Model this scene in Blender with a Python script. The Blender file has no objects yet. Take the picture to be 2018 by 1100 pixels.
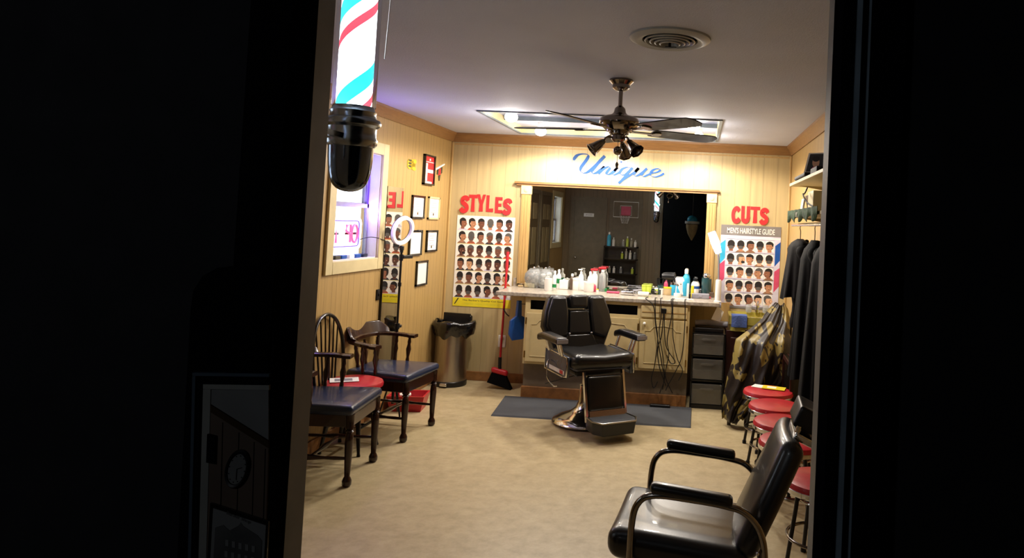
import bpy, math, random
from mathutils import Vector, Matrix
random.seed(7)
PI = math.pi
C = bpy.context.scene.collection
scene = bpy.context.scene
# ---------------------------------------------------------------- camera
F, PX, PY, YAW, PITCH, ROLL, CX, CH = 1388.0, 1296.0, 401.4, .0585, -.0306, .0483, 2.49, 1.617
D, W, H = 6.9, 3.374, 2.44
cd = bpy.data.cameras.new('camera'); cam = bpy.data.objects.new('camera', cd); C.objects.link(cam)
cd.sensor_width = 36; cd.lens = F / 2018 * 36
cd.shift_x = (1009 - PX) / 2018; cd.shift_y = (PY - 550) / 2018
cd.clip_start = .05
def camrot():
    cy, sy = math.cos(YAW), math.sin(YAW); cp, sp = math.cos(PITCH), math.sin(PITCH); cr, sr = math.cos(ROLL), math.sin(ROLL)
    Rz = Matrix(((cy, -sy, 0), (sy, cy, 0), (0, 0, 1)))
    base = Matrix(((1, 0, 0), (0, 0, -1), (0, 1, 0)))
    Rx = Matrix(((1, 0, 0), (0, cp, -sp), (0, sp, cp)))
    Rr = Matrix(((cr, -sr, 0), (sr, cr, 0), (0, 0, 1)))
    return Rr @ Rx @ base @ Rz.transposed()      # world -> (right, down, forward)
RM = camrot()
cam.matrix_world = Matrix.Translation((CX, 0, CH)) @ (RM.transposed() @ Matrix(((1, 0, 0), (0, -1, 0), (0, 0, -1)))).to_4x4()
scene.camera = cam
def at(px, py, ax, v):
    """world point seen at a pixel of the photograph on the plane x, y or z = v"""
    d = RM.transposed() @ Vector(((px - PX) / F, (py - PY) / F, 1)); o = Vector((CX, 0, CH)); i = 'xyz'.index(ax)
    return o + d * ((v - o[i]) / d[i])
# ---------------------------------------------------------------- view, world, lights
scene.view_settings.view_transform = 'Standard'; scene.view_settings.look = 'None'
scene.view_settings.exposure = 0.12; scene.view_settings.gamma = 1
w = bpy.data.worlds.new('daylight'); scene.world = w; w.use_nodes = True
w.node_tree.nodes['Background'].inputs[0].default_value = (.80, .90, 1, 1)
w.node_tree.nodes['Background'].inputs[1].default_value = 2.6
def lamp(name, loc, power, col, rad=.04, kind='POINT'):
    l = bpy.data.lights.new(name, kind); l.energy = power; l.color = col
    if kind == 'POINT': l.shadow_soft_size = rad
    o = bpy.data.objects.new(name, l); C.objects.link(o); o.location = loc
    return o
BULBS = [(.97, 5.50), (1.02, 6.33), (1.66, 6.36), (2.42, 5.56), (2.46, 6.28)]
for b in BULBS:
    o = lamp('ceiling_bulb_light', (b[0], b[1], 2.36), 46, (1, .91, .79), .05, 'SPOT')
    lamp('ceiling_bulb_spill_light', (b[0], b[1], 2.33), 8, (1, .92, .82), .05)
    o.data.spot_size = math.radians(172); o.data.spot_blend = .25; o.data.shadow_soft_size = .05
lamp('barber_pole_light', (1.672, 1.6, 1.97), 20, (.72, .86, 1), .05)
lamp('neon_glow_light', (-.02, 5.30, 1.62), 3.2, (.28, .16, 1), .03)
lamp('neon_glow_light', (.06, 5.0, 1.95), 4.5, (.35, .22, 1), .03)
lamp('station_lamp_light', (2.645, 6.38, 1.47), 2.0, (.9, .95, 1), .03)
# ---------------------------------------------------------------- materials
def lin(c): return tuple(((x / 12.92) if x <= .04045 else ((x + .055) / 1.055) ** 2.4) for x in c)
def hx(h): return lin(tuple(int(h[i:i + 2], 16) / 255 for i in (0, 2, 4)))
MC = {}
def M(name, col='808080', rough=.5, metal=0, var=.12, scale=12, bump=0, bscale=60, em=0, coat=0, trans=0, stretch=(1, 1, 1), emc=None, ior=1.45, alpha=1, spec=.5):
    if name in MC: return MC[name]
    m = bpy.data.materials.new(name); m.use_nodes = True; nt = m.node_tree; b = nt.nodes['Principled BSDF']
    c = hx(col) if isinstance(col, str) else col
    b.inputs['Roughness'].default_value = rough; b.inputs['Metallic'].default_value = metal
    b.inputs['Coat Weight'].default_value = coat; b.inputs['Transmission Weight'].default_value = trans; b.inputs['IOR'].default_value = ior
    b.inputs['Alpha'].default_value = alpha; b.inputs['Specular IOR Level'].default_value = spec
    tc = nt.nodes.new('ShaderNodeTexCoord'); mp = nt.nodes.new('ShaderNodeMapping'); mp.inputs['Scale'].default_value = stretch
    nt.links.new(tc.outputs['Object'], mp.inputs[0])
    n = nt.nodes.new('ShaderNodeTexNoise'); n.inputs['Scale'].default_value = scale; n.inputs['Detail'].default_value = 4
    nt.links.new(mp.outputs[0], n.inputs['Vector'])
    r = nt.nodes.new('ShaderNodeValToRGB')
    r.color_ramp.elements[0].position = .3; r.color_ramp.elements[1].position = .7
    r.color_ramp.elements[0].color = tuple(x * (1 - var) for x in c) + (1,); r.color_ramp.elements[1].color = tuple(min(1, x * (1 + var)) for x in c) + (1,)
    nt.links.new(n.outputs[0], r.inputs[0]); nt.links.new(r.outputs[0], b.inputs['Base Color'])
    if bump:
        n2 = nt.nodes.new('ShaderNodeTexNoise'); n2.inputs['Scale'].default_value = bscale; n2.inputs['Detail'].default_value = 3
        nt.links.new(mp.outputs[0], n2.inputs['Vector'])
        bp = nt.nodes.new('ShaderNodeBump'); bp.inputs['Strength'].default_value = bump; bp.inputs['Distance'].default_value = .01
        nt.links.new(n2.outputs[0], bp.inputs['Height']); nt.links.new(bp.outputs[0], b.inputs['Normal'])
    if em:
        e = hx(emc) if emc else c
        b.inputs['Emission Color'].default_value = e + (1,); b.inputs['Emission Strength'].default_value = em
    MC[name] = m; return m
def math_node(nt, op, a, b=None, c=None):
    n = nt.nodes.new('ShaderNodeMath'); n.operation = op
    for i, v in enumerate((a, b, c)):
        if v is None: continue
        if isinstance(v, (int, float)): n.inputs[i].default_value = v
        else: nt.links.new(v, n.inputs[i])
    return n.outputs[0]
def panelling(name, axis, col, dark, offs=(.0, .10, .17, .27, .33), period=.405, gw=.0035, grain=.10, rough=.45):
    m = bpy.data.materials.new(name); m.use_nodes = True; nt = m.node_tree; b = nt.nodes['Principled BSDF']
    tc = nt.nodes.new('ShaderNodeTexCoord'); sp = nt.nodes.new('ShaderNodeSeparateXYZ'); nt.links.new(tc.outputs['Object'], sp.inputs[0])
    u = sp.outputs[axis]; best = None
    for o in offs:
        t = math_node(nt, 'ADD', u, -o + 10 * period); t = math_node(nt, 'DIVIDE', t, period); t = math_node(nt, 'FRACT', t)
        t = math_node(nt, 'MULTIPLY', t, period)
        best = t if best is None else math_node(nt, 'MINIMUM', best, t)
    g = math_node(nt, 'LESS_THAN', best, gw)
    mp = nt.nodes.new('ShaderNodeMapping'); mp.inputs['Scale'].default_value = (22, 22, 1.2); nt.links.new(tc.outputs['Object'], mp.inputs[0])
    n = nt.nodes.new('ShaderNodeTexNoise'); n.inputs['Scale'].default_value = 1.5; n.inputs['Detail'].default_value = 5; nt.links.new(mp.outputs[0], n.inputs['Vector'])
    r = nt.nodes.new('ShaderNodeValToRGB'); r.color_ramp.elements[0].position = .25; r.color_ramp.elements[1].position = .75
    c = hx(col); r.color_ramp.elements[0].color = tuple(x * (1 - grain) for x in c) + (1,); r.color_ramp.elements[1].color = tuple(min(1, x * (1 + grain)) for x in c) + (1,)
    nt.links.new(n.outputs[0], r.inputs[0])
    mx = nt.nodes.new('ShaderNodeMix'); mx.data_type = 'RGBA'; nt.links.new(g, mx.inputs['Factor']); nt.links.new(r.outputs[0], mx.inputs['A']); mx.inputs['B'].default_value = hx(dark) + (1,)
    nt.links.new(mx.outputs['Result'], b.inputs['Base Color']); b.inputs['Roughness'].default_value = rough
    bp = nt.nodes.new('ShaderNodeBump'); bp.inputs['Strength'].default_value = .5; bp.inputs['Distance'].default_value = .003; bp.invert = True
    nt.links.new(g, bp.inputs['Height']); nt.links.new(bp.outputs[0], b.inputs['Normal'])
    MC[name] = m; return m
def floor_mat():
    m = bpy.data.materials.new('mottled_vinyl'); m.use_nodes = True; nt = m.node_tree; b = nt.nodes['Principled BSDF']
    tc = nt.nodes.new('ShaderNodeTexCoord')
    n = nt.nodes.new('ShaderNodeTexNoise'); n.inputs['Scale'].default_value = 11; n.inputs['Detail'].default_value = 9; n.inputs['Roughness'].default_value = .7; n.inputs['Distortion'].default_value = .1
    n2 = nt.nodes.new('ShaderNodeTexNoise'); n2.inputs['Scale'].default_value = 1.1; n2.inputs['Detail'].default_value = 3
    for k in (n, n2): nt.links.new(tc.outputs['Object'], k.inputs['Vector'])
    r = nt.nodes.new('ShaderNodeValToRGB'); e = r.color_ramp.elements
    e[0].position = .34; e[0].color = hx('A69570') + (1,); e[1].position = .66; e[1].color = hx('BFAF89') + (1,)
    x = r.color_ramp.elements.new(.5); x.color = hx('B4A27C') + (1,)
    nt.links.new(n.outputs[0], r.inputs[0])
    mx = nt.nodes.new('ShaderNodeMix'); mx.data_type = 'RGBA'; mx.blend_type = 'MULTIPLY'; mx.inputs['Factor'].default_value = .22
    r2 = nt.nodes.new('ShaderNodeValToRGB'); r2.color_ramp.elements[0].position = .35; r2.color_ramp.elements[1].position = .65; r2.color_ramp.elements[0].color = (.80, .72, .62, 1)
    nt.links.new(n2.outputs[0], r2.inputs[0]); nt.links.new(r.outputs[0], mx.inputs['A']); nt.links.new(r2.outputs[0], mx.inputs['B'])
    nt.links.new(mx.outputs['Result'], b.inputs['Base Color']); b.inputs['Roughness'].default_value = .42
    MC['floor'] = m; return m
def cape_mat():
    m = bpy.data.materials.new('printed_cape'); m.use_nodes = True; nt = m.node_tree; b = nt.nodes['Principled BSDF']
    tc = nt.nodes.new('ShaderNodeTexCoord'); mp = nt.nodes.new('ShaderNodeMapping'); mp.inputs['Rotation'].default_value = (0, .6, 0); mp.inputs['Scale'].default_value = (1, .3, .55)
    nt.links.new(tc.outputs['Object'], mp.inputs[0])
    nz = nt.nodes.new('ShaderNodeTexNoise'); nz.inputs['Scale'].default_value = 6; nt.links.new(mp.outputs[0], nz.inputs['Vector'])
    av = nt.nodes.new('ShaderNodeVectorMath'); av.operation = 'MULTIPLY_ADD'; av.inputs[1].default_value = (.12, .12, .12); nt.links.new(nz.outputs['Color'], av.inputs[0]); nt.links.new(mp.outputs[0], av.inputs[2])
    v = nt.nodes.new('ShaderNodeTexVoronoi'); v.distance = 'CHEBYCHEV'; v.inputs['Scale'].default_value = 15; nt.links.new(av.outputs[0], v.inputs['Vector'])
    v2 = nt.nodes.new('ShaderNodeTexVoronoi'); v2.inputs['Scale'].default_value = 34; nt.links.new(mp.outputs[0], v2.inputs['Vector'])
    sc = nt.nodes.new('ShaderNodeSeparateColor'); nt.links.new(v.outputs['Color'], sc.inputs[0])
    thr = math_node(nt, 'MULTIPLY', sc.outputs[0], .66)
    a = math_node(nt, 'LESS_THAN', v.outputs['Distance'], thr); c = math_node(nt, 'MULTIPLY', math_node(nt, 'LESS_THAN', v2.outputs['Distance'], .22), a)
    d = math_node(nt, 'SUBTRACT', a, c)
    mx = nt.nodes.new('ShaderNodeMix'); mx.data_type = 'RGBA'; nt.links.new(d, mx.inputs['Factor']); mx.inputs['A'].default_value = hx('1C1513') + (1,); mx.inputs['B'].default_value = hx('80703A') + (1,)
    nt.links.new(mx.outputs['Result'], b.inputs['Base Color']); b.inputs['Roughness'].default_value = .4
    MC['cape'] = m; return m
def stripe_mat():
    m = bpy.data.materials.new('lit_spiral_stripes'); m.use_nodes = True; nt = m.node_tree; b = nt.nodes['Principled BSDF']
    tc = nt.nodes.new('ShaderNodeTexCoord'); sp = nt.nodes.new('ShaderNodeSeparateXYZ'); nt.links.new(tc.outputs['Object'], sp.inputs[0])
    a = math_node(nt, 'ARCTAN2', sp.outputs[1], sp.outputs[0]); a = math_node(nt, 'DIVIDE', a, 2 * PI); z = math_node(nt, 'MULTIPLY', sp.outputs[2], 4.5)
    t = math_node(nt, 'FRACT', math_node(nt, 'ADD', math_node(nt, 'SUBTRACT', z, a), 5.9525))
    r = nt.nodes.new('ShaderNodeValToRGB'); r.color_ramp.interpolation = 'CONSTANT'; e = r.color_ramp.elements
    e[0].position = 0; e[0].color = (3, 3.2, 3.4, 1); e[1].position = .10; e[1].color = (.02, .8, .85, 1)
    for p, c in ((.30, (3, 3.2, 3.4, 1)), (.84, (.75, .06, .1, 1)), (.95, (3, 3.2, 3.4, 1))): x = e.new(p); x.color = c
    nt.links.new(t, r.inputs[0]); b.inputs['Base Color'].default_value = (.5, .5, .5, 1)
    nt.links.new(r.outputs[0], b.inputs['Emission Color']); b.inputs['Emission Strength'].default_value = 1.6
    MC['stripe'] = m; return m
M('ceiling_paint', 'C4CADC', .8, bump=.25, bscale=140, var=.03, scale=3)
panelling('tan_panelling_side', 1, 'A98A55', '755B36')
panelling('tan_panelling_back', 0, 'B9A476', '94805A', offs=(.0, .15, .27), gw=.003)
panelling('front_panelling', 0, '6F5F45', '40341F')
floor_mat(); cape_mat(); stripe_mat()
M('crown_wood', '8A6338', .45, stretch=(1, 1, 8), bump=.1)
M('base_wood', '8C5F33', .5, var=.25, scale=20)
M('pale_trim', 'C8B88C', .5, var=.06)
M('tan_trim', 'B4925A', .5, var=.1, stretch=(6, 6, .6))
M('cream_paint', 'D8C89A', .45, var=.05)
M('white_paint', 'D8D4C8', .5, var=.05)
M('black_paint', '060608', .8, var=.2, spec=0)
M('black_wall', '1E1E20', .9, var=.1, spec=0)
M('gray_jamb', '6E6A60', .5, var=.15)
M('slate_trim', '66727C', .4, var=.2)
M('chrome', 'D0D0D0', .12, 1, var=.03)
M('collar_chrome', 'B4BCC8', .22, 1, var=.03)
M('slate_enamel', '3C4658', .25, var=.08, coat=.4)
M('pole_chrome', '6E7888', .12, 1, var=.03)
M('dark_chrome', '8F8780', .16, 1, var=.06)
M('steel', 'A8A095', .3, 1, var=.08, stretch=(30, 30, 1))
M('nickel', '9A8A74', .22, 1, var=.06)
M('black_leather', '0B0B0D', .34, bump=.03, bscale=160, var=.2, coat=.25)
M('black_plastic', '101012', .35, var=.2)
M('charcoal', '303338', .6, var=.15)
M('black_cloth', '040405', .8, bump=.12, bscale=30, var=.4, scale=6, spec=.12)
M('brown_cloth', '0D0A0A', .75, bump=.12, bscale=30, var=.4, scale=6, spec=.12)
M('dark_wood', '2A130B', .22, var=.4, scale=9, stretch=(1, 1, .2), coat=.3)
M('black_wood', '0C0907', .25, var=.3, coat=.3)
M('maroon_wood', '2E1210', .35, var=.2, stretch=(1, 1, .2))
M('navy_vinyl', '16243F', .3, bump=.08, bscale=180, var=.15, coat=.3)
M('red_vinyl', 'B3202C', .35, var=.12, coat=.2)
M('red_plastic', 'B4202A', .35, var=.1)
M('red_paint', 'C22A2C', .5, var=.06)
M('blue_paint', '0A4480', .6, var=.15, scale=4)
M('paper', 'E8E4DA', .6, var=.03)
M('poster_gray', '7C7672', .4, var=.3, scale=4)
M('poster_lilac', 'B9AFC0', .45, var=.1)
M('yellow_print', 'E2CE2A', .5, var=.05)
M('text_dark', '3A3624', .6)
M('hair', '1E1816', .7); M('hair_gray', '54504C', .7)
for i, c in enumerate(('6E4230', '8C5A42', 'B07A58', 'C99A72', '5A3528', 'D8A988')): M('skin%d' % i, c, .6, var=.08)
for i, c in enumerate(('B0502E', 'C9C3D2', '2B2A30', '8E6A50')): M('shirt%d' % i, c, .7)
M('laminate', 'A89E90', .28, var=.35, scale=45, coat=.2)
M('cabinet_cream', 'CDB986', .42, var=.06)
M('void', '050403', .9)
M('kick_panel', '6C5F4C', .6, var=.15)
M('brass', '8A6A30', .35, 1)
M('mat_rubber', '44464A', .7, bump=.3, bscale=200, var=.18, scale=3)
M('mirror', 'C8C8C4', .0, 1, var=0)
M('wall_mirror', 'D8D8D4', .01, 1, var=0)
M('glass', 'FFFFFF', .02, trans=1, var=0, ior=1.02)
M('clear_plastic', 'E8ECEC', .12, trans=.75, var=.03, ior=1.3)
M('clear_tube', 'F0F4FF', .04, trans=1, var=0, ior=1.03)
M('bulb', 'FFF4E0', .4, em=14, var=0)
M('lamp_glow', 'F4F8FF', .4, em=9, var=0)
M('neon_pink', 'FF4F7C', .4, em=1.6, var=0)
M('neon_white', 'F4F0FF', .4, em=2.2, var=0)
M('neon_violet', '4A28FF', .4, em=1.6, var=0)
M('ring_plastic', 'ECEAF6', .4, var=.05)
M('tray_panel', '9AA4C8', .25, var=.06, scale=2)
M('fan_blade', '2C2825', .4, var=.2, coat=.15)
M('vent_metal', 'A8ACAC', .4, var=.06)
M('white_plastic', 'E6E4DE', .35, var=.04)
M('lime_plastic', 'B8C84A', .4); M('yellow_plastic', 'E0CC2C', .4); M('green_plastic', '1C7A40', .4); M('aqua_plastic', '38A8CC', .35); M('teal_glass', '2A4A4E', .15, coat=.5)
M('blue_plastic', '1A4E9A', .35); M('pink_plastic', 'C84A6A', .4); M('brown_glass', '5A4A3C', .2); M('gray_plastic', '8A8890', .4); M('tan_block', 'C8AE80', .6)
M('towel_white', 'D8D6D8', .9, bump=.4); M('towel_blue', '4A5E98', .9, bump=.4)
M('bag_plastic', '08080A', .18, bump=.6, bscale=25, var=.3, coat=.5)
M('sink_ceramic', 'A89C4A', .2, var=.05, coat=.4)
M('cable', '0A0A0A', .5); M('white_cable', 'CFCBC4', .5)
M('drawer_plastic', '6A665E', .25, var=.2, alpha=.5)
M('frosted', 'A8A494', .4, var=.2)
M('door_brown', '5A4A30', .45, var=.1); M('door_edge', '8A7B58', .45)
M('front_trim', '6E6450', .5)
M('garland_green', '2E4A26', .9, var=.5, scale=40, bump=.5)
M('cap_black', '0B0B0D', .7); M('gold_print', 'C8A828', .5, var=.2)
M('print_dark', '2B2A2A', .6, var=.5, scale=20)
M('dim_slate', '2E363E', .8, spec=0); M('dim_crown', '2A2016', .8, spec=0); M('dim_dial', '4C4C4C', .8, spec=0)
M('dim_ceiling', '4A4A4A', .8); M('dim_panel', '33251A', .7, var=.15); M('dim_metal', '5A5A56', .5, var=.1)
# ---------------------------------------------------------------- mesh builder
class MB:
    def __init__(s): s.v = []; s.f = []; s.m = []; s.cur = 0
    def add(s, vs, fs, mi=None, mat=None):
        n = len(s.v)
        for p in vs:
            p = Vector(p); s.v.append(mat @ p if mat else p)
        for f in fs: s.f.append(tuple(i + n for i in f)); s.m.append(s.cur if mi is None else mi)
        return s
    def box(s, x0, x1, y0, y1, z0, z1, mi=None, mat=None):
        vs = [(x, y, z) for x in (x0, x1) for y in (y0, y1) for z in (z0, z1)]
        return s.add(vs, [(0, 1, 3, 2), (4, 6, 7, 5), (0, 4, 5, 1), (2, 3, 7, 6), (0, 2, 6, 4), (1, 5, 7, 3)], mi, mat)
    def cbox(s, c, d, mi=None, mat=None): return s.box(c[0] - d[0] / 2, c[0] + d[0] / 2, c[1] - d[1] / 2, c[1] + d[1] / 2, c[2] - d[2] / 2, c[2] + d[2] / 2, mi, mat)
    def rbox(s, c, d, r=.02, n=3, m=5, mi=None, mat=None, fn=None):
        """box with rounded edges; fn deforms local points"""
        hs = [x / 2 for x in d]; r = min(r, min(hs) * .99)
        def coords(h):
            a = [-h + r * (1 - math.cos(PI / 2 * i / n)) for i in range(n)]
            inner = [-(h - r) + 2 * (h - r) * i / m for i in range(m + 1)]
            return a + inner + [-x for x in reversed(a)]
        for ax in range(3):
            for sg in (-1, 1):
                a1, a2 = (ax + 1) % 3, (ax + 2) % 3; A = coords(hs[a1]); B = coords(hs[a2]); vs = []
                for a in A:
                    for b in B:
                        q = [0, 0, 0]; q[ax] = sg * hs[ax]; q[a1] = a; q[a2] = b
                        inn = Vector([max(-(hs[i] - r), min(hs[i] - r, q[i])) for i in range(3)]); dd = Vector(q) - inn
                        p = inn + dd.normalized() * r
                        if fn: p = Vector(fn(p))
                        vs.append(p + Vector(c))
                nb = len(B); fs = []
                for i in range(len(A) - 1):
                    for j in range(nb - 1):
                        f = (i * nb + j, (i + 1) * nb + j, (i + 1) * nb + j + 1, i * nb + j + 1)
                        fs.append(f if sg > 0 else f[::-1])
                s.add(vs, fs, mi, mat)
        return s
    def lathe(s, prof, c=(0, 0, 0), n=24, mi=None, mat=None, sx=1, sy=1, caps=True):
        vs = []; fs = []
        for (r, z) in prof:
            for k in range(n):
                a = 2 * PI * k / n; vs.append((c[0] + r * sx * math.cos(a), c[1] + r * sy * math.sin(a), c[2] + z))
        for i in range(len(prof) - 1):
            for k in range(n):
                k2 = (k + 1) % n; fs.append((i * n + k, i * n + k2, (i + 1) * n + k2, (i + 1) * n + k))
        if caps:
            if prof[0][0] > 1e-5: fs.append(tuple(reversed(range(n))))
            if prof[-1][0] > 1e-5: fs.append(tuple(range((len(prof) - 1) * n, len(prof) * n)))
        return s.add(vs, fs, mi, mat)
    def cyl(s, c, r, h, n=20, mi=None, mat=None): return s.lathe([(r, 0), (r, h)], c, n, mi, mat)
    def ball(s, c, r, n=14, mi=None, mat=None, sz=1):
        return s.lathe([(max(1e-6, r * math.sin(PI * i / n)), -r * sz * math.cos(PI * i / n)) for i in range(n + 1)], c, n * 2, mi, mat, caps=False)
    def tube(s, pts, r, n=10, mi=None, mat=None, closed=False):
        P = [Vector(p) for p in pts]; R = r if isinstance(r, (list, tuple)) else [r] * len(P); N = len(P); vs = []; fs = []
        t0 = (P[1] - P[0]).normalized(); up = Vector((0, 0, 1)) if abs(t0.z) < .9 else Vector((1, 0, 0)); nr = (up - t0 * up.dot(t0)).normalized()
        for i in range(N):
            if closed: t = (P[(i + 1) % N] - P[i - 1]).normalized()
            else: t = (P[min(i + 1, N - 1)] - P[max(i - 1, 0)]).normalized()
            nr = (nr - t * nr.dot(t)).normalized(); bn = t.cross(nr)
            for k in range(n):
                a = 2 * PI * k / n; vs.append(P[i] + (nr * math.cos(a) + bn * math.sin(a)) * R[i])
        for i in range(N if closed else N - 1):
            j = (i + 1) % N
            for k in range(n):
                k2 = (k + 1) % n; fs.append((i * n + k, i * n + k2, j * n + k2, j * n + k))
        if not closed: fs.append(tuple(reversed(range(n)))); fs.append(tuple(range((N - 1) * n, N * n)))
        return s.add(vs, fs, mi, mat)
    def prism(s, poly, y0, y1, mi=None, mat=None):
        """polygon in x,z extruded along y"""
        n = len(poly); vs = [(x, y0, z) for x, z in poly] + [(x, y1, z) for x, z in poly]
        fs = [tuple(range(n)), tuple(reversed(range(n, 2 * n)))] + [(i, i + n, (i + 1) % n + n, (i + 1) % n) for i in range(n)]
        return s.add(vs, fs, mi, mat)
    def flat(s, poly, y, mi=None, mat=None): return s.add([(x, y, z) for x, z in poly], [tuple(range(len(poly)))], mi, mat)
    def oval(s, cx, cz, rx, rz, y, mi=None, n=14, a0=0, a1=2 * PI):
        return s.flat([(cx + rx * math.cos(a0 + (a1 - a0) * k / n), cz + rz * math.sin(a0 + (a1 - a0) * k / n)) for k in range(n if a1 - a0 > 6.2 else n + 1)], y, mi)
    def build(s, name, mats, parent=None, kind=None, bevel=0, sharp=40):
        me = bpy.data.meshes.new(name); me.from_pydata([tuple(p) for p in s.v], [], s.f)
        if not isinstance(mats, (list, tuple)): mats = [mats]
        for m in mats: me.materials.append(MC[m])
        me.polygons.foreach_set('material_index', s.m); me.polygons.foreach_set('use_smooth', [True] * len(s.f))
        me.update()
        try: me.set_sharp_from_angle(angle=math.radians(sharp))
        except Exception: pass
        o = bpy.data.objects.new(name, me); C.objects.link(o)
        if parent: o.parent = parent
        if kind: o['kind'] = kind
        if bevel:
            b = o.modifiers.new('bevel', 'BEVEL'); b.width = bevel; b.segments = 2; b.limit_method = 'ANGLE'
        return o
def smooth(pts, n=6):
    """Catmull-Rom"""
    P = [Vector(p) for p in pts]; out = []
    for i in range(len(P) - 1):
        a, b, c, d = P[max(i - 1, 0)], P[i], P[i + 1], P[min(i + 2, len(P) - 1)]
        for k in range(n):
            t = k / n; out.append(.5 * ((2 * b) + (c - a) * t + (2 * a - 5 * b + 4 * c - d) * t * t + (3 * b - a - 3 * c + d) * t ** 3))
    out.append(P[-1]); return out
def thing(name, label, cat, loc=(0, 0, 0), rz=0, group=None):
    o = bpy.data.objects.new(name, None); C.objects.link(o); o.empty_display_size = .05
    o.location = loc; o.rotation_euler = (0, 0, rz); o['label'] = label; o['category'] = cat
    if group: o['group'] = group
    return o
def tag(o, label, cat, group=None, loc=None, rz=None):
    o['label'] = label; o['category'] = cat
    if group: o['group'] = group
    if loc is not None: o.location = loc
    if rz is not None: o.rotation_euler = (0, 0, rz)
    return o
def dup(o, parent=None):
    c = o.copy(); C.objects.link(c); c.parent = parent
    for ch in o.children: dup(ch, c)
    return c
def text(mb, s, cx, cz, h, y, mi=None, width=None, bold=.0, mirror=False, tilt=0, depth=0):
    """letters of the built-in font as faces in the x,z plane"""
    cu = bpy.data.curves.new('t', 'FONT'); cu.body = s; cu.size = 1; cu.align_x = 'CENTER'; cu.offset = bold; cu.extrude = 0
    cu.resolution_u = 3
    ob = bpy.data.objects.new('t', cu); C.objects.link(ob); bpy.context.view_layer.update()
    dg = bpy.context.evaluated_depsgraph_get(); me = bpy.data.meshes.new_from_object(ob.evaluated_get(dg))
    bpy.data.objects.remove(ob); bpy.data.curves.remove(cu)
    xs = [v.co.x for v in me.vertices]; zs = [v.co.y for v in me.vertices]
    x0, x1, z0, z1 = min(xs), max(xs), min(zs), max(zs); kz = h / (z1 - z0); kx = kz if width is None else width / (x1 - x0)
    vs = []
    for v in me.vertices:
        x = (v.co.x - (x0 + x1) / 2) * kx * (-1 if mirror else 1); z = (v.co.y - (z0 + z1) / 2) * kz
        vs.append((cx + x * math.cos(tilt) - z * math.sin(tilt), y, cz + x * math.sin(tilt) + z * math.cos(tilt)))
    mb.add(vs, [tuple(p.vertices) for p in me.polygons], mi); bpy.data.meshes.remove(me)
# ---------------------------------------------------------------- the setting
FY0, FY1 = 1.20, 1.32            # front wall (doorway wall)
DX0, DX1, DZ = 1.760, 2.72, 2.50  # doorway opening
def S(name, mb, mat, **k): return mb.build(name, mat, kind='structure', **k)
S('floor', MB().box(-.3, 4.1, -1.8, 7.1, -.05, 0), 'floor')
# ceiling with a shallow tray recess
cx0, cx1, cy0, cy1 = .76, 2.62, 5.36, 6.64
c = MB(); c.box(-.3, 4.1, FY0, cy0, H, H + .1).box(-.3, 4.1, cy1, 7.1, H, H + .1).box(-.3, cx0, cy0, cy1, H, H + .1).box(cx1, 4.1, cy0, cy1, H, H + .1)
S('ceiling', c, 'ceiling_paint')
S('ceiling_daylight_block', MB().box(-.3, 4.1, -1.8, FY0, 2.62, 2.72), 'black_wall')  # unseen cover added to keep daylight off the camera side
def wall_x(name, x0, x1, y0, y1, z0, z1, holes, mat):
    mb = MB(); ys = sorted({y0, y1} | {h[0] for h in holes} | {h[1] for h in holes})
    for a, b in zip(ys, ys[1:]):
        hh = [h for h in holes if h[0] <= a + 1e-6 and h[1] >= b - 1e-6]
        if not hh: mb.box(x0, x1, a, b, z0, z1)
        else: mb.box(x0, x1, a, b, z0, hh[0][2]); mb.box(x0, x1, a, b, hh[0][3], z1)
    return S(name, mb, mat)
W1 = (4.68, 5.36, 1.26, 2.06); W2 = (1.62, 2.24, 1.24, 2.02)
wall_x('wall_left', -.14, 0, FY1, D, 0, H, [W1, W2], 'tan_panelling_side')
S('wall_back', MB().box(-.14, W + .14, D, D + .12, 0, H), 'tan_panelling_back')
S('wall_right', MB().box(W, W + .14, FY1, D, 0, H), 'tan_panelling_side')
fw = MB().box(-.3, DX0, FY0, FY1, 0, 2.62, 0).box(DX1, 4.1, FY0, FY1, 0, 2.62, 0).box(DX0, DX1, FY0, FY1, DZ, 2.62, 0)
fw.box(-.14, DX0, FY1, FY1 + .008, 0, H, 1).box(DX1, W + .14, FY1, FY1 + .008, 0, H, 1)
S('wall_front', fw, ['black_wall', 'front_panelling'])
S('wall_daylight_block', MB().box(-.3, -.2, -1.8, FY0, 0, 2.62).box(4.0, 4.1, -1.8, FY0, 0, 2.62).box(-.3, 4.1, -1.9, -1.8, 0, 2.62), 'black_wall')  # unseen dark walls added to shut the world light out behind the camera
S('floor_lobby', MB().box(-.2, 4.0, -1.8, FY0, 0, .004), 'black_wall')
# crown moulding, corner beads, baseboards
def crown_prof(): return [(0, 0), (.0, -.085), (.012, -.088), (.02, -.07), (.045, -.03), (.06, -.018), (.06, 0)]
cb = MB()
pr = crown_prof()
def sweep(mb, p0, p1, inward):
    p0 = Vector(p0); p1 = Vector(p1); iv = Vector(inward); n = len(pr); vs = []
    for p in (p0, p1):
        for a, z in pr: vs.append(p + iv * a + Vector((0, 0, z)))
    mb.add(vs, [tuple(range(n)), tuple(reversed(range(n, 2 * n)))] + [(i, i + n, (i + 1) % n + n, (i + 1) % n) for i in range(n)])
m = MB(); sweep(m, (0, D, H), (W, D, H), (0, -1, 0)); S('trim_1', m, 'crown_wood')
m = MB(); sweep(m, (0, FY1 + .008, H), (0, D, H), (1, 0, 0)); S('trim_2', m, 'crown_wood')
m = MB(); sweep(m, (W, FY1 + .008, H), (W, D, H), (-1, 0, 0)); S('trim_3', m, 'crown_wood')
S('trim_4', MB().box(0, .022, D - .022, D, .09, H - .09), 'tan_trim', bevel=.006)
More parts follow.
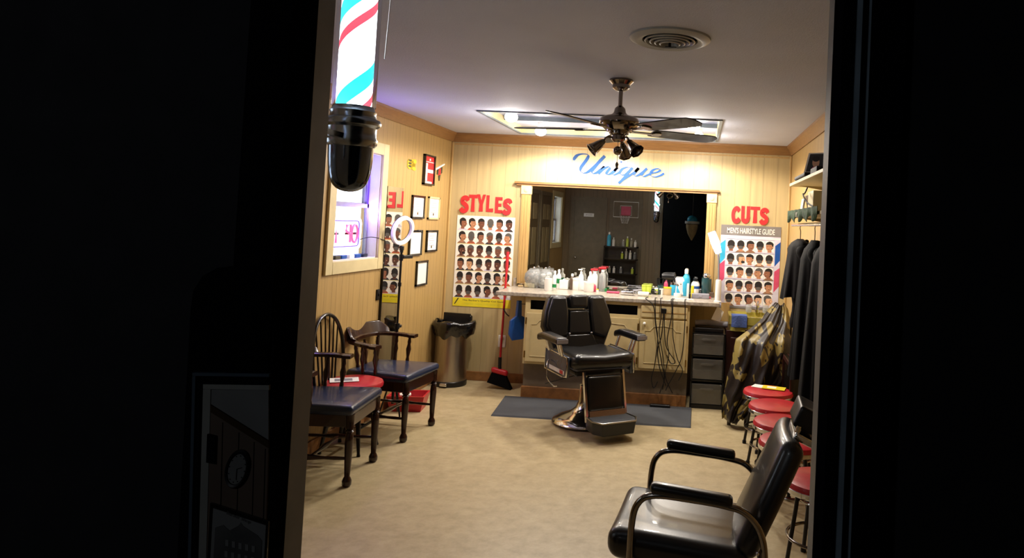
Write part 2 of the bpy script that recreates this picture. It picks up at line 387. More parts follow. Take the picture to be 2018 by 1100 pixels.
S('trim_5', MB().box(W - .022, W, D - .022, D, .09, H - .09), 'tan_trim', bevel=.006)
S('baseboard_back', MB().box(0, .955, D - .018, D, 0, .09).box(2.8, 2.81, D - .018, D, 0, .09), 'base_wood', bevel=.004)
S('baseboard_left', MB().box(0, .016, 2.9 + 1.3, D - .018, 0, .085), 'base_wood', bevel=.004)
S('baseboard_right', MB().box(W - .016, W, FY1 + .01, D - .018, 0, .085), 'base_wood', bevel=.004)
# thin batten on the back wall above
S('trim_6', MB().box(.03, W - .03, D - .006, D, 2.325, 2.34), 'tan_trim')
# tray recess in the ceiling
tr = MB(); tr.box(cx0 - .02, cx1 + .02, cy0 - .02, cy1 + .02, H + .062, H + .075, 0)
tr.box(cx0, cx0 + .004, cy0, cy1, H, H + .062, 1).box(cx1 - .004, cx1, cy0, cy1, H, H + .062, 1).box(cx0, cx1, cy0, cy0 + .004, H, H + .062, 1).box(cx0, cx1, cy1 - .004, cy1, H, H + .062, 1)
S('ceiling_tray', tr, ['tray_panel', 'pale_trim'])
fr = MB(); t = .022
fr.box(cx0 - t, cx1 + t, cy0 - t, cy0, H - .010, H).box(cx0 - t, cx1 + t, cy1, cy1 + t, H - .010, H).box(cx0 - t, cx0, cy0, cy1, H - .010, H).box(cx1, cx1 + t, cy0, cy1, H - .010, H)
S('trim_7', fr, 'slate_trim')
S('trim_8', MB().box(cx0 + .004, cx1 - .004, 6.02, 6.035, H + .030, H + .062), 'slate_trim')
# door frame
fj = MB().box(DX0 - .001, DX0 + .002, FY0 + .065, FY1 + .008, 0, DZ, 0).box(DX1 - .002, DX1 + .001, FY0 + .065, FY1 + .008, 0, DZ, 0)
fj.box(DX0 - .001, DX0 + .004, FY0, FY0 + .065, 0, DZ, 1).box(DX1 - .004, DX1 + .001, FY0, FY0 + .065, 0, DZ, 1)
fj.box(DX0 - .07, DX0 + .004, FY0 - .02, FY0, 0, DZ, 1).box(DX1 - .004, DX1 + .10, FY0 - .02, FY0, 0, DZ, 1)
fj.box(DX1 + .018, DX1 + .026, FY0 - .027, FY0 - .02, 0, DZ, 2).box(DX1 + .038, DX1 + .041, FY0 - .025, FY0 - .02, 0, DZ, 2)
for z in (1.98, 2.03, 2.08): fj.box(DX1 - .0035, DX1 - .002, FY0 + .048, FY0 + .056, z - .012, z + .008, 3)
fj.box(DX0 - .085, DX0 - .02, FY1 + .008, FY1 + .026, 0, 2.2, 4).box(DX1 + .02, DX1 + .085, FY1 + .008, FY1 + .026, 0, 2.2, 4)
S('door_1', fj, ['gray_jamb', 'black_paint', 'slate_trim', 'chrome', 'front_trim'])
# window_1 in the left wall with neon sign
def window(idx, wd, trimw=.09):
    y0, y1, z0, z1 = wd
    f = MB(); a = trimw
    f.box(0, .02, y0 - a, y0, z0 - a, z1 + a).box(0, .02, y1, y1 + a, z0 - a, z1 + a).box(0, .02, y0, y1, z1, z1 + a).box(0, .02, y0, y1, z0 - a, z0)
    r = S('window_%d' % idx, f, 'pale_trim', bevel=.004)
    g = MB(); g.box(-.11, 0, y0, y0 + .006, z0, z1).box(-.11, 0, y1 - .006, y1, z0, z1).box(-.11, 0, y0, y1, z1 - .006, z1).box(-.11, 0, y0, y1, z0, z0 + .006)
    g.build('window_reveal', 'white_paint', r)
    zm = (z0 + z1) / 2; s_ = MB(); k = .03
    for (a0, b0, xx) in ((z0, zm + .012, -.10), (zm - .012, z1, -.125)):
        s_.box(xx, xx + .025, y0, y0 + k, a0, b0).box(xx, xx + .025, y1 - k, y1, a0, b0).box(xx, xx + .025, y0, y1, a0, a0 + k).box(xx, xx + .025, y0, y1, b0 - k, b0)
    s_.build('window_frame', 'gray_plastic', r)
    MB().box(-.095, -.092, y0 + k, y1 - k, z0 + k, zm - .018).box(-.118, -.115, y0 + k, y1 - k, zm + .018, z1 - k).build('pane', 'glass', r)
    return r
w1 = window(1, W1); w2 = window(2, W2)
# ---------------------------------------------------------------- back wall: mirror, lettering, posters
def back_art(name, label, cat, x, z, y=D, group=None): return thing(name, label, cat, (x, y - .0015, z), 0, group)
mr = thing('wall_mirror', 'wide wall mirror framed by fluted tan posts above the counter', 'mirror', (1.664, D, 0))
MA = Matrix.Rotation(-.0090, 4, 'Z')
MB().box(-.93, .93, -.024, -.014, .97, 1.965, mat=MA).build('mirror_glass', 'mirror', mr)
g = MB().box(-1.0, 1.02, -.05, 0, 1.965, 1.985).box(-.98, 1.0, -.035, 0, 1.945, 1.966); g.build('top_moulding', 'crown_wood', mr)
for sx in (-.88, .95):
    p = MB(); p.box(sx - .045, sx + .045, -.035, 0, .98, 1.86)
    for k in (-.026, 0, .026): p.box(sx + k - .006, sx + k + .006, -.040, -.035, 1.0, 1.85)
    p.build('fluted_post', 'tan_trim', mr)
    q = MB().box(sx - .05, sx + .05, -.042, 0, 1.86, 1.945); q.lathe([(.020, 0), (.022, .004), (.014, .006), (.0, .006)], mat=Matrix.Translation((sx, -.042, 1.902)) @ Matrix.Rotation(PI / 2, 4, 'X'), n=20)
    q.build('corner_block', 'pale_trim', mr, bevel=.002)
# script lettering drawn with a broad pen
def pen(mb, pts, wid, y, mi=0, thin=.3, k=[0]):
    k[0] += 1; y -= .0005 * k[0]
    P = smooth([(p[0], 0, p[1]) for p in pts], 8); n = len(P); vs = []; fs = []
    for i, p in enumerate(P):
        t = (P[min(i + 1, n - 1)] - P[max(i - 1, 0)]).normalized(); nn = Vector((-t.z, 0, t.x))
        a = math.atan2(t.z, t.x); wdt = wid * (thin + (1 - thin) * max(0, math.cos(a - math.radians(58)) ** 2) ** 1.5) / 2
        for q in (nn * wdt, nn * -wdt): vs += [(p.x + q.x, y, p.z + q.z), (p.x + q.x, 0, p.z + q.z)]
    for i in range(n - 1):
        b = 4 * i; fs += [(b, b + 2, b + 6, b + 4), (b, b + 4, b + 5, b + 1), (b + 2, b + 3, b + 7, b + 6)]
    mb.add(vs, fs, mi)
us = MB()
U = [[(0, .60), (.01, .68), (.06, .80), (.15, .86), (.25, .84), (.25, .72), (.20, .55), (.14, .36), (.13, .22), (.18, .14), (.26, .18), (.36, .36), (.46, .58), (.56, .82)],
     [(.56, .82), (.48, .64), (.40, .42), (.34, .24), (.36, .14), (.43, .18), (.50, .30)],
     [(.50, .30), (.56, .42), (.52, .30), (.46, .13)], [(.47, .17), (.56, .34), (.64, .42), (.66, .36), (.62, .24), (.60, .14), (.66, .14), (.74, .27)],
     [(.74, .27), (.80, .42), (.75, .28), (.71, .17), (.74, .12), (.82, .20), (.86, .28)],
     [(1.04, .40), (.97, .43), (.89, .36), (.85, .24), (.87, .14), (.94, .15), (1.0, .26), (1.07, .42)], [(1.07, .42), (1.0, .24), (.93, .04), (.86, -.14), (.83, -.18)], [(.83, -.18), (.90, -.06), (1.02, .12), (1.12, .27)],
     [(1.12, .27), (1.18, .42), (1.12, .26), (1.10, .15), (1.15, .12), (1.24, .24), (1.33, .42)], [(1.33, .42), (1.27, .28), (1.24, .16), (1.28, .11), (1.36, .19), (1.42, .25)],
     [(1.42, .25), (1.52, .30), (1.57, .38), (1.53, .43), (1.45, .38), (1.40, .26), (1.41, .15), (1.48, .11), (1.58, .18), (1.64, .26)]]
ux0, uz0 = 1.235, 2.060; kx = .90 / 1.64; kz = .262
for i, st in enumerate(U): pen(us, [(a * kx, b * kz) for a, b in st], .033 if i < 2 else .027, -.003, 0, thin=.2)
us.oval(.86 * kx, .62 * kz, .010, .010, -.003)
o = us.build('wall_lettering', 'blue_paint'); tag(o, 'blue script word Unique painted on the wall above the mirror', 'lettering', loc=(ux0, D, uz0))
# fat red letters
def strokes(mb, polys, x, z, w_, h_, y=-.004, mi=0):
    for q, poly in enumerate(polys): mb.prism([(x + a * w_, z + b * h_) for a, b in poly], y - .00025 * q, 0, mi)
def ribbon(pts, wd):
    P = smooth([(a, 0, b) for a, b in pts], 5); n = len(P); L = []; R_ = []
    for i, p in enumerate(P):
        t = (P[min(i + 1, n - 1)] - P[max(i - 1, 0)]).normalized(); k = wd if not callable(wd) else wd(i / (n - 1))
        L.append((p.x - t.z * k, p.z + t.x * k * .75)); R_.append((p.x + t.z * k, p.z - t.x * k * .75))
    return [[L[i], R_[i], R_[i + 1], L[i + 1]] for i in range(n - 1)]
GL = {'T': [[(0, .8), (0, 1), (1, 1), (1, .8), (.68, .8), (.72, 0), (.28, 0), (.34, .8)]],
      'Y': [[(0, 1), (.34, 1), (.52, .62), (.68, 1), (1, 1), (.70, .42), (.72, 0), (.28, 0), (.34, .42)]],
      'L': [[(0, 1), (.42, 1), (.40, .2), (1, .22), (1, 0), (0, 0)]],
      'E': [[(0, 1), (.95, 1), (.95, .8), (.42, .8), (.42, .6), (.85, .6), (.85, .41), (.42, .41), (.42, .2), (1, .2), (1, 0), (0, 0)]],
      'S': ribbon([(.88, .72), (.78, .86), (.50, .90), (.24, .80), (.24, .63), (.50, .52), (.76, .38), (.76, .20), (.50, .10), (.22, .13), (.10, .26)], .19),
      'C': ribbon([(.90, .72), (.74, .87), (.48, .88), (.24, .70), (.20, .42), (.32, .18), (.58, .11), (.82, .18), (.92, .3)], .19),
      'U': [[(0, 1), (.38, 1), (.38, .4), (0, .4)], [(.62, 1), (1, 1), (1, .4), (.62, .4)]] + ribbon([(.19, .42), (.24, .2), (.5, .1), (.76, .2), (.81, .42)], .19)}
def word(name, label, letters, loc):
    e = thing(name, label, 'lettering', loc)
    for ch, x, z, w_, h_ in letters:
        mb = MB(); strokes(mb, GL[ch], x, z, w_, h_); mb.build('letter_' + ch.lower(), 'red_paint', e)
word('wall_lettering', 'red block letters STYLES fixed above the yellow-footed poster', [('S', 0, 0, .088, .165), ('T', .085, .012, .085, .170), ('Y', .165, .018, .090, .170), ('L', .262, .018, .072, .165), ('E', .352, .010, .075, .160), ('S', .432, .0, .088, .155)], (.118, D, 1.650))
word('wall_lettering', 'red block letters CUTS fixed above the grey-headed poster', [('C', 0, 0, .085, .160), ('U', .095, .004, .085, .165), ('T', .185, .008, .090, .160), ('S', .275, .0, .085, .155)], (2.81, D, 1.675))
# posters of heads
def head(mb, x, z, w_, h_, sk, hr, sh, side, k, y=-.003):
    """mats: 0 paper, 1..6 skin, 7 hair, 8 grey hair, 9..12 shirts, 13 dark"""
    mb.flat([(x - w_ * .40, z - h_ * .5), (x + w_ * .40, z - h_ * .5), (x + w_ * .22, z - h_ * .33), (x - w_ * .22, z - h_ * .33)], y, 9 + sh)
    mb.flat([(x - w_ * .15, z - h_ * .42), (x + w_ * .15, z - h_ * .42), (x + w_ * .13, z - h_ * .12), (x - w_ * .13, z - h_ * .12)], y - .0003, 1 + sk)
    v = k % 3
    if v == 2:        # seen from behind
        mb.oval(x, z + h_ * .02, w_ * .25, h_ * .37, y - .0006, 1 + sk)
        for e_ in (-1, 1): mb.oval(x + e_ * w_ * .25, z - h_ * .02, w_ * .045, h_ * .08, y - .0005, 1 + sk)
        mb.oval(x, z + h_ * .14, w_ * .275, h_ * .30, y - .0010, 7 + hr)
        mb.oval(x, z - h_ * .12, w_ * .20, h_ * .13, y - .0012, 8)
        return
    mb.oval(x, z + h_ * .10, w_ * .285, h_ * .345, y - .0006, 7 + hr)
    off = side * w_ * (.05 if v == 0 else .11)
    mb.oval(x + off, z + h_ * .01, w_ * .235, h_ * .31, y - .0009, 1 + sk)
    if hr < 2: mb.oval(x, z + h_ * .19, w_ * .29, h_ * .24, y - .0012, 7 + hr, a0=0, a1=PI)
    mb.oval(x - side * w_ * (.25 if v == 0 else .12), z + h_ * .0, w_ * .045, h_ * .075, y - .0013, 1 + (sk + 3) % 6)
    if v == 1: mb.flat([(x + off + side * w_ * .20, z + h_ * .06), (x + off + side * w_ * .30, z - h_ * .06), (x + off + side * w_ * .20, z - h_ * .08)], y - .0008, 1 + sk)
    for s_ in ((-1, 1) if v == 0 else (side * .6,)):
        ex = x + off * 1.2 + s_ * w_ * .10
        mb.flat([(ex - w_ * .045, z + h_ * .055), (ex + w_ * .045, z + h_ * .055), (ex + w_ * .045, z + h_ * .08), (ex - w_ * .045, z + h_ * .08)], y - .0014, 13)
    mx_ = x + off * 1.4 + (side * w_ * .05 if v == 1 else 0)
    mb.oval(mx_, z - h_ * .15, w_ * .06, h_ * .018, y - .0014, 13, n=8)
    if k % 4 == 1: mb.oval(mx_, z - h_ * .20, w_ * .14, h_ * .10, y - .0013, 7)
    mb.oval(x + off * 1.3, z - h_ * .05, w_ * .03, h_ * .05, y - .0014, 1 + (sk + 1) % 6, n=8)
SK = ['skin%d' % i for i in range(6)]; SH = ['shirt%d' % i for i in range(4)]
p1 = back_art('hairstyle_poster', 'tall hairstyle poster of thirty-six heads with yellow foot, below STYLES', 'poster', .388, 0)
pp = MB(); pw, pz0, pz1 = .292, .722, 1.622
pp.box(-pw, pw, -.0025, 0, pz0, pz1, 0)
pp.flat([(-pw, pz0), (pw, pz0), (pw, pz0 + .085), (-pw, pz0 + .085)], -.0028, 14)
rnd = random.Random(3)
for r_ in range(6):
    for c_ in range(6):
        hx_ = -pw + .012 + (c_ + .5) * (2 * pw - .024) / 6; hz = pz1 - .012 - (r_ + .5) * .1335
        head(pp, hx_, hz, .116, .130, rnd.choice([0, 1, 4, 1, 0, 2, 3]), 0 if rnd.random() < .8 else 1, rnd.choice([0, 1, 2, 3]), rnd.choice([-1, 1]), rnd.randrange(9))
for r_ in range(1, 6): pp.flat([(-pw + .01, pz1 - .012 - r_ * .1335 - .003), (pw - .01, pz1 - .012 - r_ * .1335 - .003), (pw - .01, pz1 - .012 - r_ * .1335 + .0), (-pw + .01, pz1 - .012 - r_ * .1335)], -.0027, 14 if r_ > 1 else 10)
text(pp, "The Barber's Quality Cut Guide", .02, pz0 + .060, .020, -.0032, 13, width=.43, bold=.01)
text(pp, "classic fades and tapers", -.0, pz0 + .028, .012, -.0032, 15, width=.34)
pp.flat([(-pw + .015, pz0 + .02), (-pw + .026, pz0 + .02), (-pw + .062, pz0 + .078), (-pw + .050, pz0 + .080)], -.0032, 13)
pp.build('printed_sheet', ['paper'] + SK + ['hair', 'hair_gray'] + SH + ['text_dark', 'yellow_print', 'lime_plastic'], p1)
p2 = back_art('hairstyle_poster', 'hairstyle poster of twenty-five heads under a grey title band, below CUTS', 'poster', 3.008, 0)
pp = MB(); pw, pz0, pz1 = .29, .850, 1.655
pp.box(-pw, pw, -.0025, 0, pz0, pz1, 9 + 1)
pp.flat([(-pw, pz1 - .10), (pw, pz1 - .10), (pw, pz1), (-pw, pz1)], -.0028, 14)
pp.flat([(-pw, pz1 - .125), (pw, pz1 - .125), (pw, pz1 - .112), (-pw, pz1 - .112)], -.0029, 0); pp.flat([(-pw, pz0), (pw, pz0), (pw, pz0 + .02), (-pw, pz0 + .02)], -.0028, 14)
for (a, b, z_, mi) in ((-pw, -pw + .05, 1.35, 15), (-pw, -pw + .05, 1.15, 16), (pw - .05, pw, 1.35, 17), (pw - .05, pw, 1.1, 16)): pp.flat([(a, z_ - .08), (b, z_ - .02), (b, z_ + .16), (a, z_ + .12)], -.0027, mi)
text(pp, "MEN'S HAIRSTYLE GUIDE", 0, pz1 - .052, .056, -.0032, 0, width=.46, bold=.008)
for r_ in range(5):
    for c_ in range(5):
        hx_ = -.240 + .007 + (c_ + .5) * .466 / 5; hz = pz1 - .135 - (r_ + .5) * .130
        pp.flat([(hx_ - .043, hz - .060), (hx_ + .043, hz - .060), (hx_ + .043, hz + .045), (hx_ + .030, hz + .060), (hx_ - .030, hz + .060), (hx_ - .043, hz + .045)], -.0029, 0)
        head(pp, hx_, hz - .0, .130, .126, rnd.choice([1, 2, 3, 2, 5, 1]), 0 if rnd.random() < .75 else 1, rnd.choice([1, 3, 1]), rnd.choice([-1, 1]), rnd.randrange(9), y=-.0032)
    pp.flat([(-.235, pz1 - .135 - r_ * .130 - .001), (.235, pz1 - .135 - r_ * .130 - .001), (.235, pz1 - .135 - r_ * .130 + .001), (-.235, pz1 - .135 - r_ * .130 + .001)], -.0034, 13)
pp.build('printed_sheet', ['paper'] + SK + ['hair', 'hair_gray'] + SH + ['text_dark', 'poster_gray', 'aqua_plastic', 'pink_plastic', 'blue_plastic'], p2)
# wall outlet by the broom
o = back_art('wall_outlet', 'white outlet plate with plug low on the wall behind the broom', 'outlet', .615, .40)
MB().rbox((0, -.006, 0), (.075, .012, .12), .005).build('cover_plate', 'white_plastic', o); MB().rbox((0, -.03, .028), (.035, .04, .035), .008).build('plug', 'white_plastic', o)
# ---------------------------------------------------------------- left wall things (front -y turned to +x)
def left_art(name, label, cat, y, z, group=None): return thing(name, label, cat, (0, y, z), PI / 2, group)
lm = left_art('long_mirror', 'tall frameless mirror on the left wall beside the window', 'mirror', 5.635, 0)
MB().box(-.165, .165, -.010, -.006, .34, 1.825, mat=Matrix.Rotation(.033, 4, 'Z')).build('mirror_glass', 'wall_mirror', lm)
MB().box(-.1675, -.166, -.014, 0, .34, 1.826).build('mirror_edge', 'black_plastic', lm)
def cert(label, y, z, w_, h_, kind=0, fcol='black_wood'):
    e = left_art('framed_certificate', label, 'picture frame', y, z, 'framed certificates on the left wall'); f = MB(); t = .016
    f.box(-w_ / 2, w_ / 2, -.018, 0, -h_ / 2, -h_ / 2 + t).box(-w_ / 2, w_ / 2, -.018, 0, h_ / 2 - t, h_ / 2).box(-w_ / 2, -w_ / 2 + t, -.018, 0, -h_ / 2, h_ / 2).box(w_ / 2 - t, w_ / 2, -.018, 0, -h_ / 2, h_ / 2)
    f.build('frame', fcol, e); s_ = MB(); s_.box(-w_ / 2 + t, w_ / 2 - t, -.008, -.001, -h_ / 2 + t, h_ / 2 - t, 0)
    if kind == 0:
        for k in range(5): s_.flat([(-w_ * .25 + (k % 2) * .02, h_ * .22 - k * .022), (w_ * .25 - (k % 2) * .03, h_ * .22 - k * .022), (w_ * .25 - (k % 2) * .03, h_ * .22 - k * .022 + .004), (-w_ * .25 + (k % 2) * .02, h_ * .22 - k * .022 + .004)], -.0085, 1)
        s_.oval(0, -h_ * .28, .014, .014, -.0085, 2)
    s_.build('document', ['paper', 'gray_plastic', 'brass'], e)
cert('framed certificate with round seal, upper left of the five frames', 6.112, 1.675, .275, .205)
cert('framed certificate in thin pale border, upper right of the five frames', 6.482, 1.675, .27, .21, 0, 'pale_trim')
cert('black framed blank white sheet half behind the ring light', 6.098, 1.358, .275, .225, 1)
cert('black framed white document, middle right beside the room corner', 6.480, 1.368, .265, .20, 0)
cert('black framed sheet hanging lowest and alone under the others', 6.280, 1.080, .255, .225, 1)
# red framed flag-like print
e = left_art('framed_print', 'tall black frame with red and white lettered print, highest on the left wall', 'picture frame', 6.305, 2.02)
f = MB(); w_, h_, t = .245, .275, .014
f.box(-w_ / 2, w_ / 2, -.025, 0, -h_ / 2, -h_ / 2 + t).box(-w_ / 2, w_ / 2, -.025, 0, h_ / 2 - t, h_ / 2).box(-w_ / 2, -w_ / 2 + t, -.025, 0, -h_ / 2, h_ / 2).box(w_ / 2 - t, w_ / 2, -.025, 0, -h_ / 2, h_ / 2)
f.build('frame', 'black_wood', e); s_ = MB(); s_.box(-w_ / 2 + t, w_ / 2 - t, -.012, -.001, -h_ / 2 + t, h_ / 2 - t, 0)
s_.flat([(-.075, -.10), (-.035, -.10), (-.035, .06), (-.075, .06)], -.0125, 1); s_.flat([(-.035, -.025), (.10, -.025), (.10, .005), (-.035, .005)], -.0125, 1); s_.flat([(-.1, .07), (.1, .07), (.1, .076), (-.1, .076)], -.0125, 1)
s_.flat([(-.1, -.122), (.08, -.122), (.08, -.105), (-.1, -.105)], -.0125, 1); s_.flat([(.0, .085), (.03, .085), (.03, .105), (.0, .105)], -.0125, 1)
s_.build('print', ['red_paint', 'paper'], e)
# yellow insect-like plaque and winged emblem
s_ = MB(); s_.oval(.03, 0, .065, .045, -.004, 0); s_.oval(.08, .03, .035, .02, -.0045, 0); s_.oval(.07, -.035, .04, .016, -.0045, 0)
for a in range(9): s_.oval(-.045 + .02 * (a % 3), .03 - .025 * (a // 3), .011, .008, -.0055, 1, n=8)
s_.prism([(-.07, -.03), (-.03, -.045), (.09, -.04), (.1, .03), (-.05, .04), (-.075, .02)], -.004, 0, 0)
o = s_.build('wall_emblem', ['gold_print', 'text_dark']); tag(o, 'small yellow emblem with black marks, left of the red framed print', 'wall decoration', loc=(0, 5.915, 2.04), rz=PI / 2)
s_ = MB(); s_.prism([(-.11, -.0), (.11, .065), (.11, .052), (-.11, -.018)], -.012, 0, 1); s_.prism([(-.06, -.01), (-.02, .0), (-.02, -.05), (-.06, -.055)], -.006, 0, 0); s_.prism([(.02, .012), (.07, .028), (.07, -.03), (.03, -.045)], -.006, 0, 0)
s_.prism([(-.025, -.005), (.025, .012), (.03, -.05), (-.03, -.06)], -.007, 0, 2); s_.prism([(-.02, -.065), (.03, -.05), (.015, -.11), (-.0, -.11)], -.006, 0, 0)
o = s_.build('wall_emblem', ['text_dark', 'paper', 'red_paint']); tag(o, 'winged black, white and red emblem right of the red framed print', 'wall decoration', loc=(0, 6.585, 2.05), rz=PI / 2)
o = left_art('light_switch', 'black switch plate between window and long mirror', 'switch', 5.425, .965)
MB().rbox((0, -.006, 0), (.05, .012, .085), .004).build('switch_plate', 'black_plastic', o); MB().rbox((0, -.014, 0), (.012, .012, .022), .003).build('toggle', 'black_plastic', o)
# neon OPEN sign in the window (faces the street)
e = thing('neon_sign', 'glowing pink and white OPEN neon sign hung in the left window, seen reversed', 'sign', (-.075, 5.0, 1.445), PI / 2)
def rrect(a, b, r, n=5):
    out = []
    for (sx, sz, t0) in ((1, 1, 0), (-1, 1, PI / 2), (-1, -1, PI), (1, -1, 3 * PI / 2)):
        for k in range(n + 1): out.append((sx * (a - r) + r * math.cos(t0 + PI / 2 * k / n), 0, sz * (b - r) + r * math.sin(t0 + PI / 2 * k / n)))
    return out
MB().tube(rrect(.235, .112, .04), .009, 8, closed=True).build('neon_border', 'neon_white', e)
MB().tube(rrect(.215, .094, .03), .004, 6, closed=True).build('inner_border', 'neon_violet', e)
def L(pts, nm='neon_letter', m='neon_pink', sm=True): MB().tube(smooth(pts, 5) if sm else pts, .009, 8).build(nm, m, e)
cxs = [.15, .055, -.045, -.15]
L([(cxs[0] + .045 * math.cos(a), 0, .065 * math.sin(a)) for a in [2 * PI * k / 12 for k in range(13)]])
L([(cxs[1] + .03, 0, -.065), (cxs[1] + .03, 0, .065), (cxs[1] - .03, 0, .06), (cxs[1] - .035, 0, .02), (cxs[1] + .03, 0, 0)], sm=False)
L([(cxs[2] - .03, 0, .065), (cxs[2] + .03, 0, .065), (cxs[2] + .03, 0, -.065), (cxs[2] - .03, 0, -.065)], m='neon_white', sm=False); L([(cxs[2] + .03, 0, 0), (cxs[2] - .025, 0, 0)], m='neon_white', sm=False)
L([(cxs[3] + .03, 0, -.065), (cxs[3] + .03, 0, .065), (cxs[3] - .03, 0, -.065), (cxs[3] - .03, 0, .065)], sm=False)
MB().box(-.20, .20, .012, .018, -.008, .008).build('mount_bar', 'black_plastic', e)
# led strip round the reveal
o = MB().box(-.088, -.080, W1[1] - .014, W1[1] - .006, W1[2] + .01, W1[3] - .01).build('led_strip', 'neon_violet'); tag(o, 'violet glowing light strip down the far side of the left window', 'light strip')
for k, (yy, mt) in enumerate(((4.74, 'navy_vinyl'), (4.84, 'text_dark'), (4.93, 'blue_plastic'), (5.04, 'white_plastic'), (5.14, 'blue_plastic'), (5.25, 'navy_vinyl'))):
    o = MB().rbox((0, 0, .014), (.045, .075, .028), .006).build('small_box', mt)
    tag(o, ['dark blue small box nearest the doorway on the window sill', 'near-black small box, second along the window sill', 'bright blue small box under the neon sign, beside the near-black one', 'only white small box on the window sill', 'bright blue small box on the sill, just past the white one', 'dark blue small box at the far end of the window sill'][k], 'box', 'small boxes along the window sill', loc=(-.05, yy, W1[2] + .006))
o = MB().tube(smooth([(-.06, 5.2, 1.40), (-.01, 5.28, 1.42), (.024, 5.40, 1.40), (.024, 5.47, 1.36), (.022, 5.462, 1.1), (.022, 5.458, .55)], 6), .003, 6).build('cable', 'cable'); tag(o, 'thin dark cord running from the neon sign down past the window trim', 'cord')
# ---------------------------------------------------------------- ceiling fixtures
for i, b in enumerate(BULBS):
    e = thing('ceiling_bulb', ['lit bulb in the near left corner of the ceiling tray', 'lit bulb in the far left corner of the ceiling tray', 'lit bulb in the ceiling tray, behind the fan hub', 'lit bulb in the near right corner of the ceiling tray', 'lit bulb in the far right corner of the ceiling tray'][i], 'light bulb', (b[0], b[1], H), 0, 'bulbs of the ceiling tray')
    MB().cyl((0, 0, .0), .03, .062).build('socket', 'white_plastic', e)
    MB().ball((0, 0, -.020), .052, 12, sz=.8).build('globe', 'bulb', e)
for o in bpy.data.objects:
    if o.name.startswith('ceiling_bulb_light'): o.location.z = 2.33
v = thing('ceiling_vent', 'round white ceiling vent with dark concentric rings', 'vent', (2.33, 3.065, H))
MB().lathe([(.180, 0), (.178, -.008), (.150, -.020), (.122, -.012), (.120, 0)], n=48).build('flange', 'vent_metal', v)
MB().lathe([(.122, -.002), (.0001, -.002)], n=32).build('throat', 'void', v)
for k, rr in enumerate((.104, .082, .060, .038)):
    MB().lathe([(rr, -.004), (rr + .009, -.016 - k * .004), (rr + .003, -.019 - k * .004), (rr - .004, -.004)], n=40).build('louvre_ring', 'vent_metal', v)
MB().cyl((0, 0, -.040), .006, .03).box(-.02, .03, -.002, .002, -.042, -.038).build('adjuster', 'black_plastic', v)
fn = thing('ceiling_fan', 'bronze ceiling fan with five dark blades and three-arm light kit', 'ceiling fan', (2.014, 4.0, H))
MB().lathe([(.068, 0), (.070, -.010), (.058, -.022), (.050, -.030), (.050, -.048), (.030, -.062), (.014, -.066)], n=32).build('canopy', 'dark_chrome', fn)
MB().cyl((0, 0, -.17), .012, .12).build('downrod', 'dark_chrome', fn)
MB().lathe([(.014, -.150), (.030, -.165), (.036, -.190), (.050, -.203), (.085, -.212), (.108, -.224), (.116, -.240), (.114, -.258), (.098, -.275), (.090, -.282), (.076, -.292), (.074, -.300), (.0, -.300)], n=40).build('motor_housing', 'dark_chrome', fn)
MB().lathe([(.060, -.298), (.058, -.312), (.040, -.322), (.042, -.345), (.030, -.358), (.0, -.360)], n=32).build('light_hub', 'dark_chrome', fn)
for k in range(5):
    A = math.radians(28 + 72 * k); mt = Matrix.Rotation(A, 4, 'Z') @ Matrix.Translation((0, 0, -.287)) @ Matrix.Rotation(math.radians(-11), 4, 'X')
    b = MB(); out = [(.20, -.050), (.24, -.058), (.55, -.066), (.60, -.060), (.625, -.035), (.63, 0), (.625, .035), (.60, .060), (.55, .066), (.24, .058), (.20, .050)]
    n = len(out); b.add([(x, y, .003) for x, y in out] + [(x, y, -.003) for x, y in out], [tuple(range(n)), tuple(reversed(range(n, 2 * n)))] + [(i, i + n, (i + 1) % n + n, (i + 1) % n) for i in range(n)], mat=mt)
    bl = b.build('fan_blade', 'fan_blade', fn)
    ir = MB(); ir.box(.06, .22, -.012, .012, -.009, -.003, mat=mt); ir.lathe([(.03, -.01), (.032, -.006), (.02, -.003)], (.235, 0, 0), 16, mat=mt); ir.build('blade_bracket', 'dark_chrome', bl)
for k, A in enumerate((200, 320, 80)):
    a = math.radians(A); d = Vector((math.cos(a), math.sin(a), 0))
    arm = MB().tube(smooth([Vector((0, 0, -.335)) + d * .03, Vector((0, 0, -.335)) + d * .07, Vector((0, 0, -.36)) + d * .085], 4), .006, 8).build('lamp_arm', 'dark_chrome', fn)
    q = Vector((0, 0, -1)).lerp(d, .55).normalized().to_track_quat('-Z', 'Y').to_matrix().to_4x4()
    MB().lathe([(.014, .0), (.020, -.014), (.036, -.085), (.044, -.095), (.040, -.095), (.016, -.02)], n=8, mat=Matrix.Translation(Vector((0, 0, -.358)) + d * .082) @ q).build('lamp_shade', 'dark_chrome', arm)
MB().ball((0, -.02, -.41), .026, 8).build('pull_finial', 'dark_chrome', fn); MB().tube([(0, -.02, -.35), (0, -.02, -.48)], .0016, 6).lathe([(.004, 0), (.010, -.012), (.006, -.035)], (0, -.02, -.475), 10).build('pull_chain', 'dark_chrome', fn)
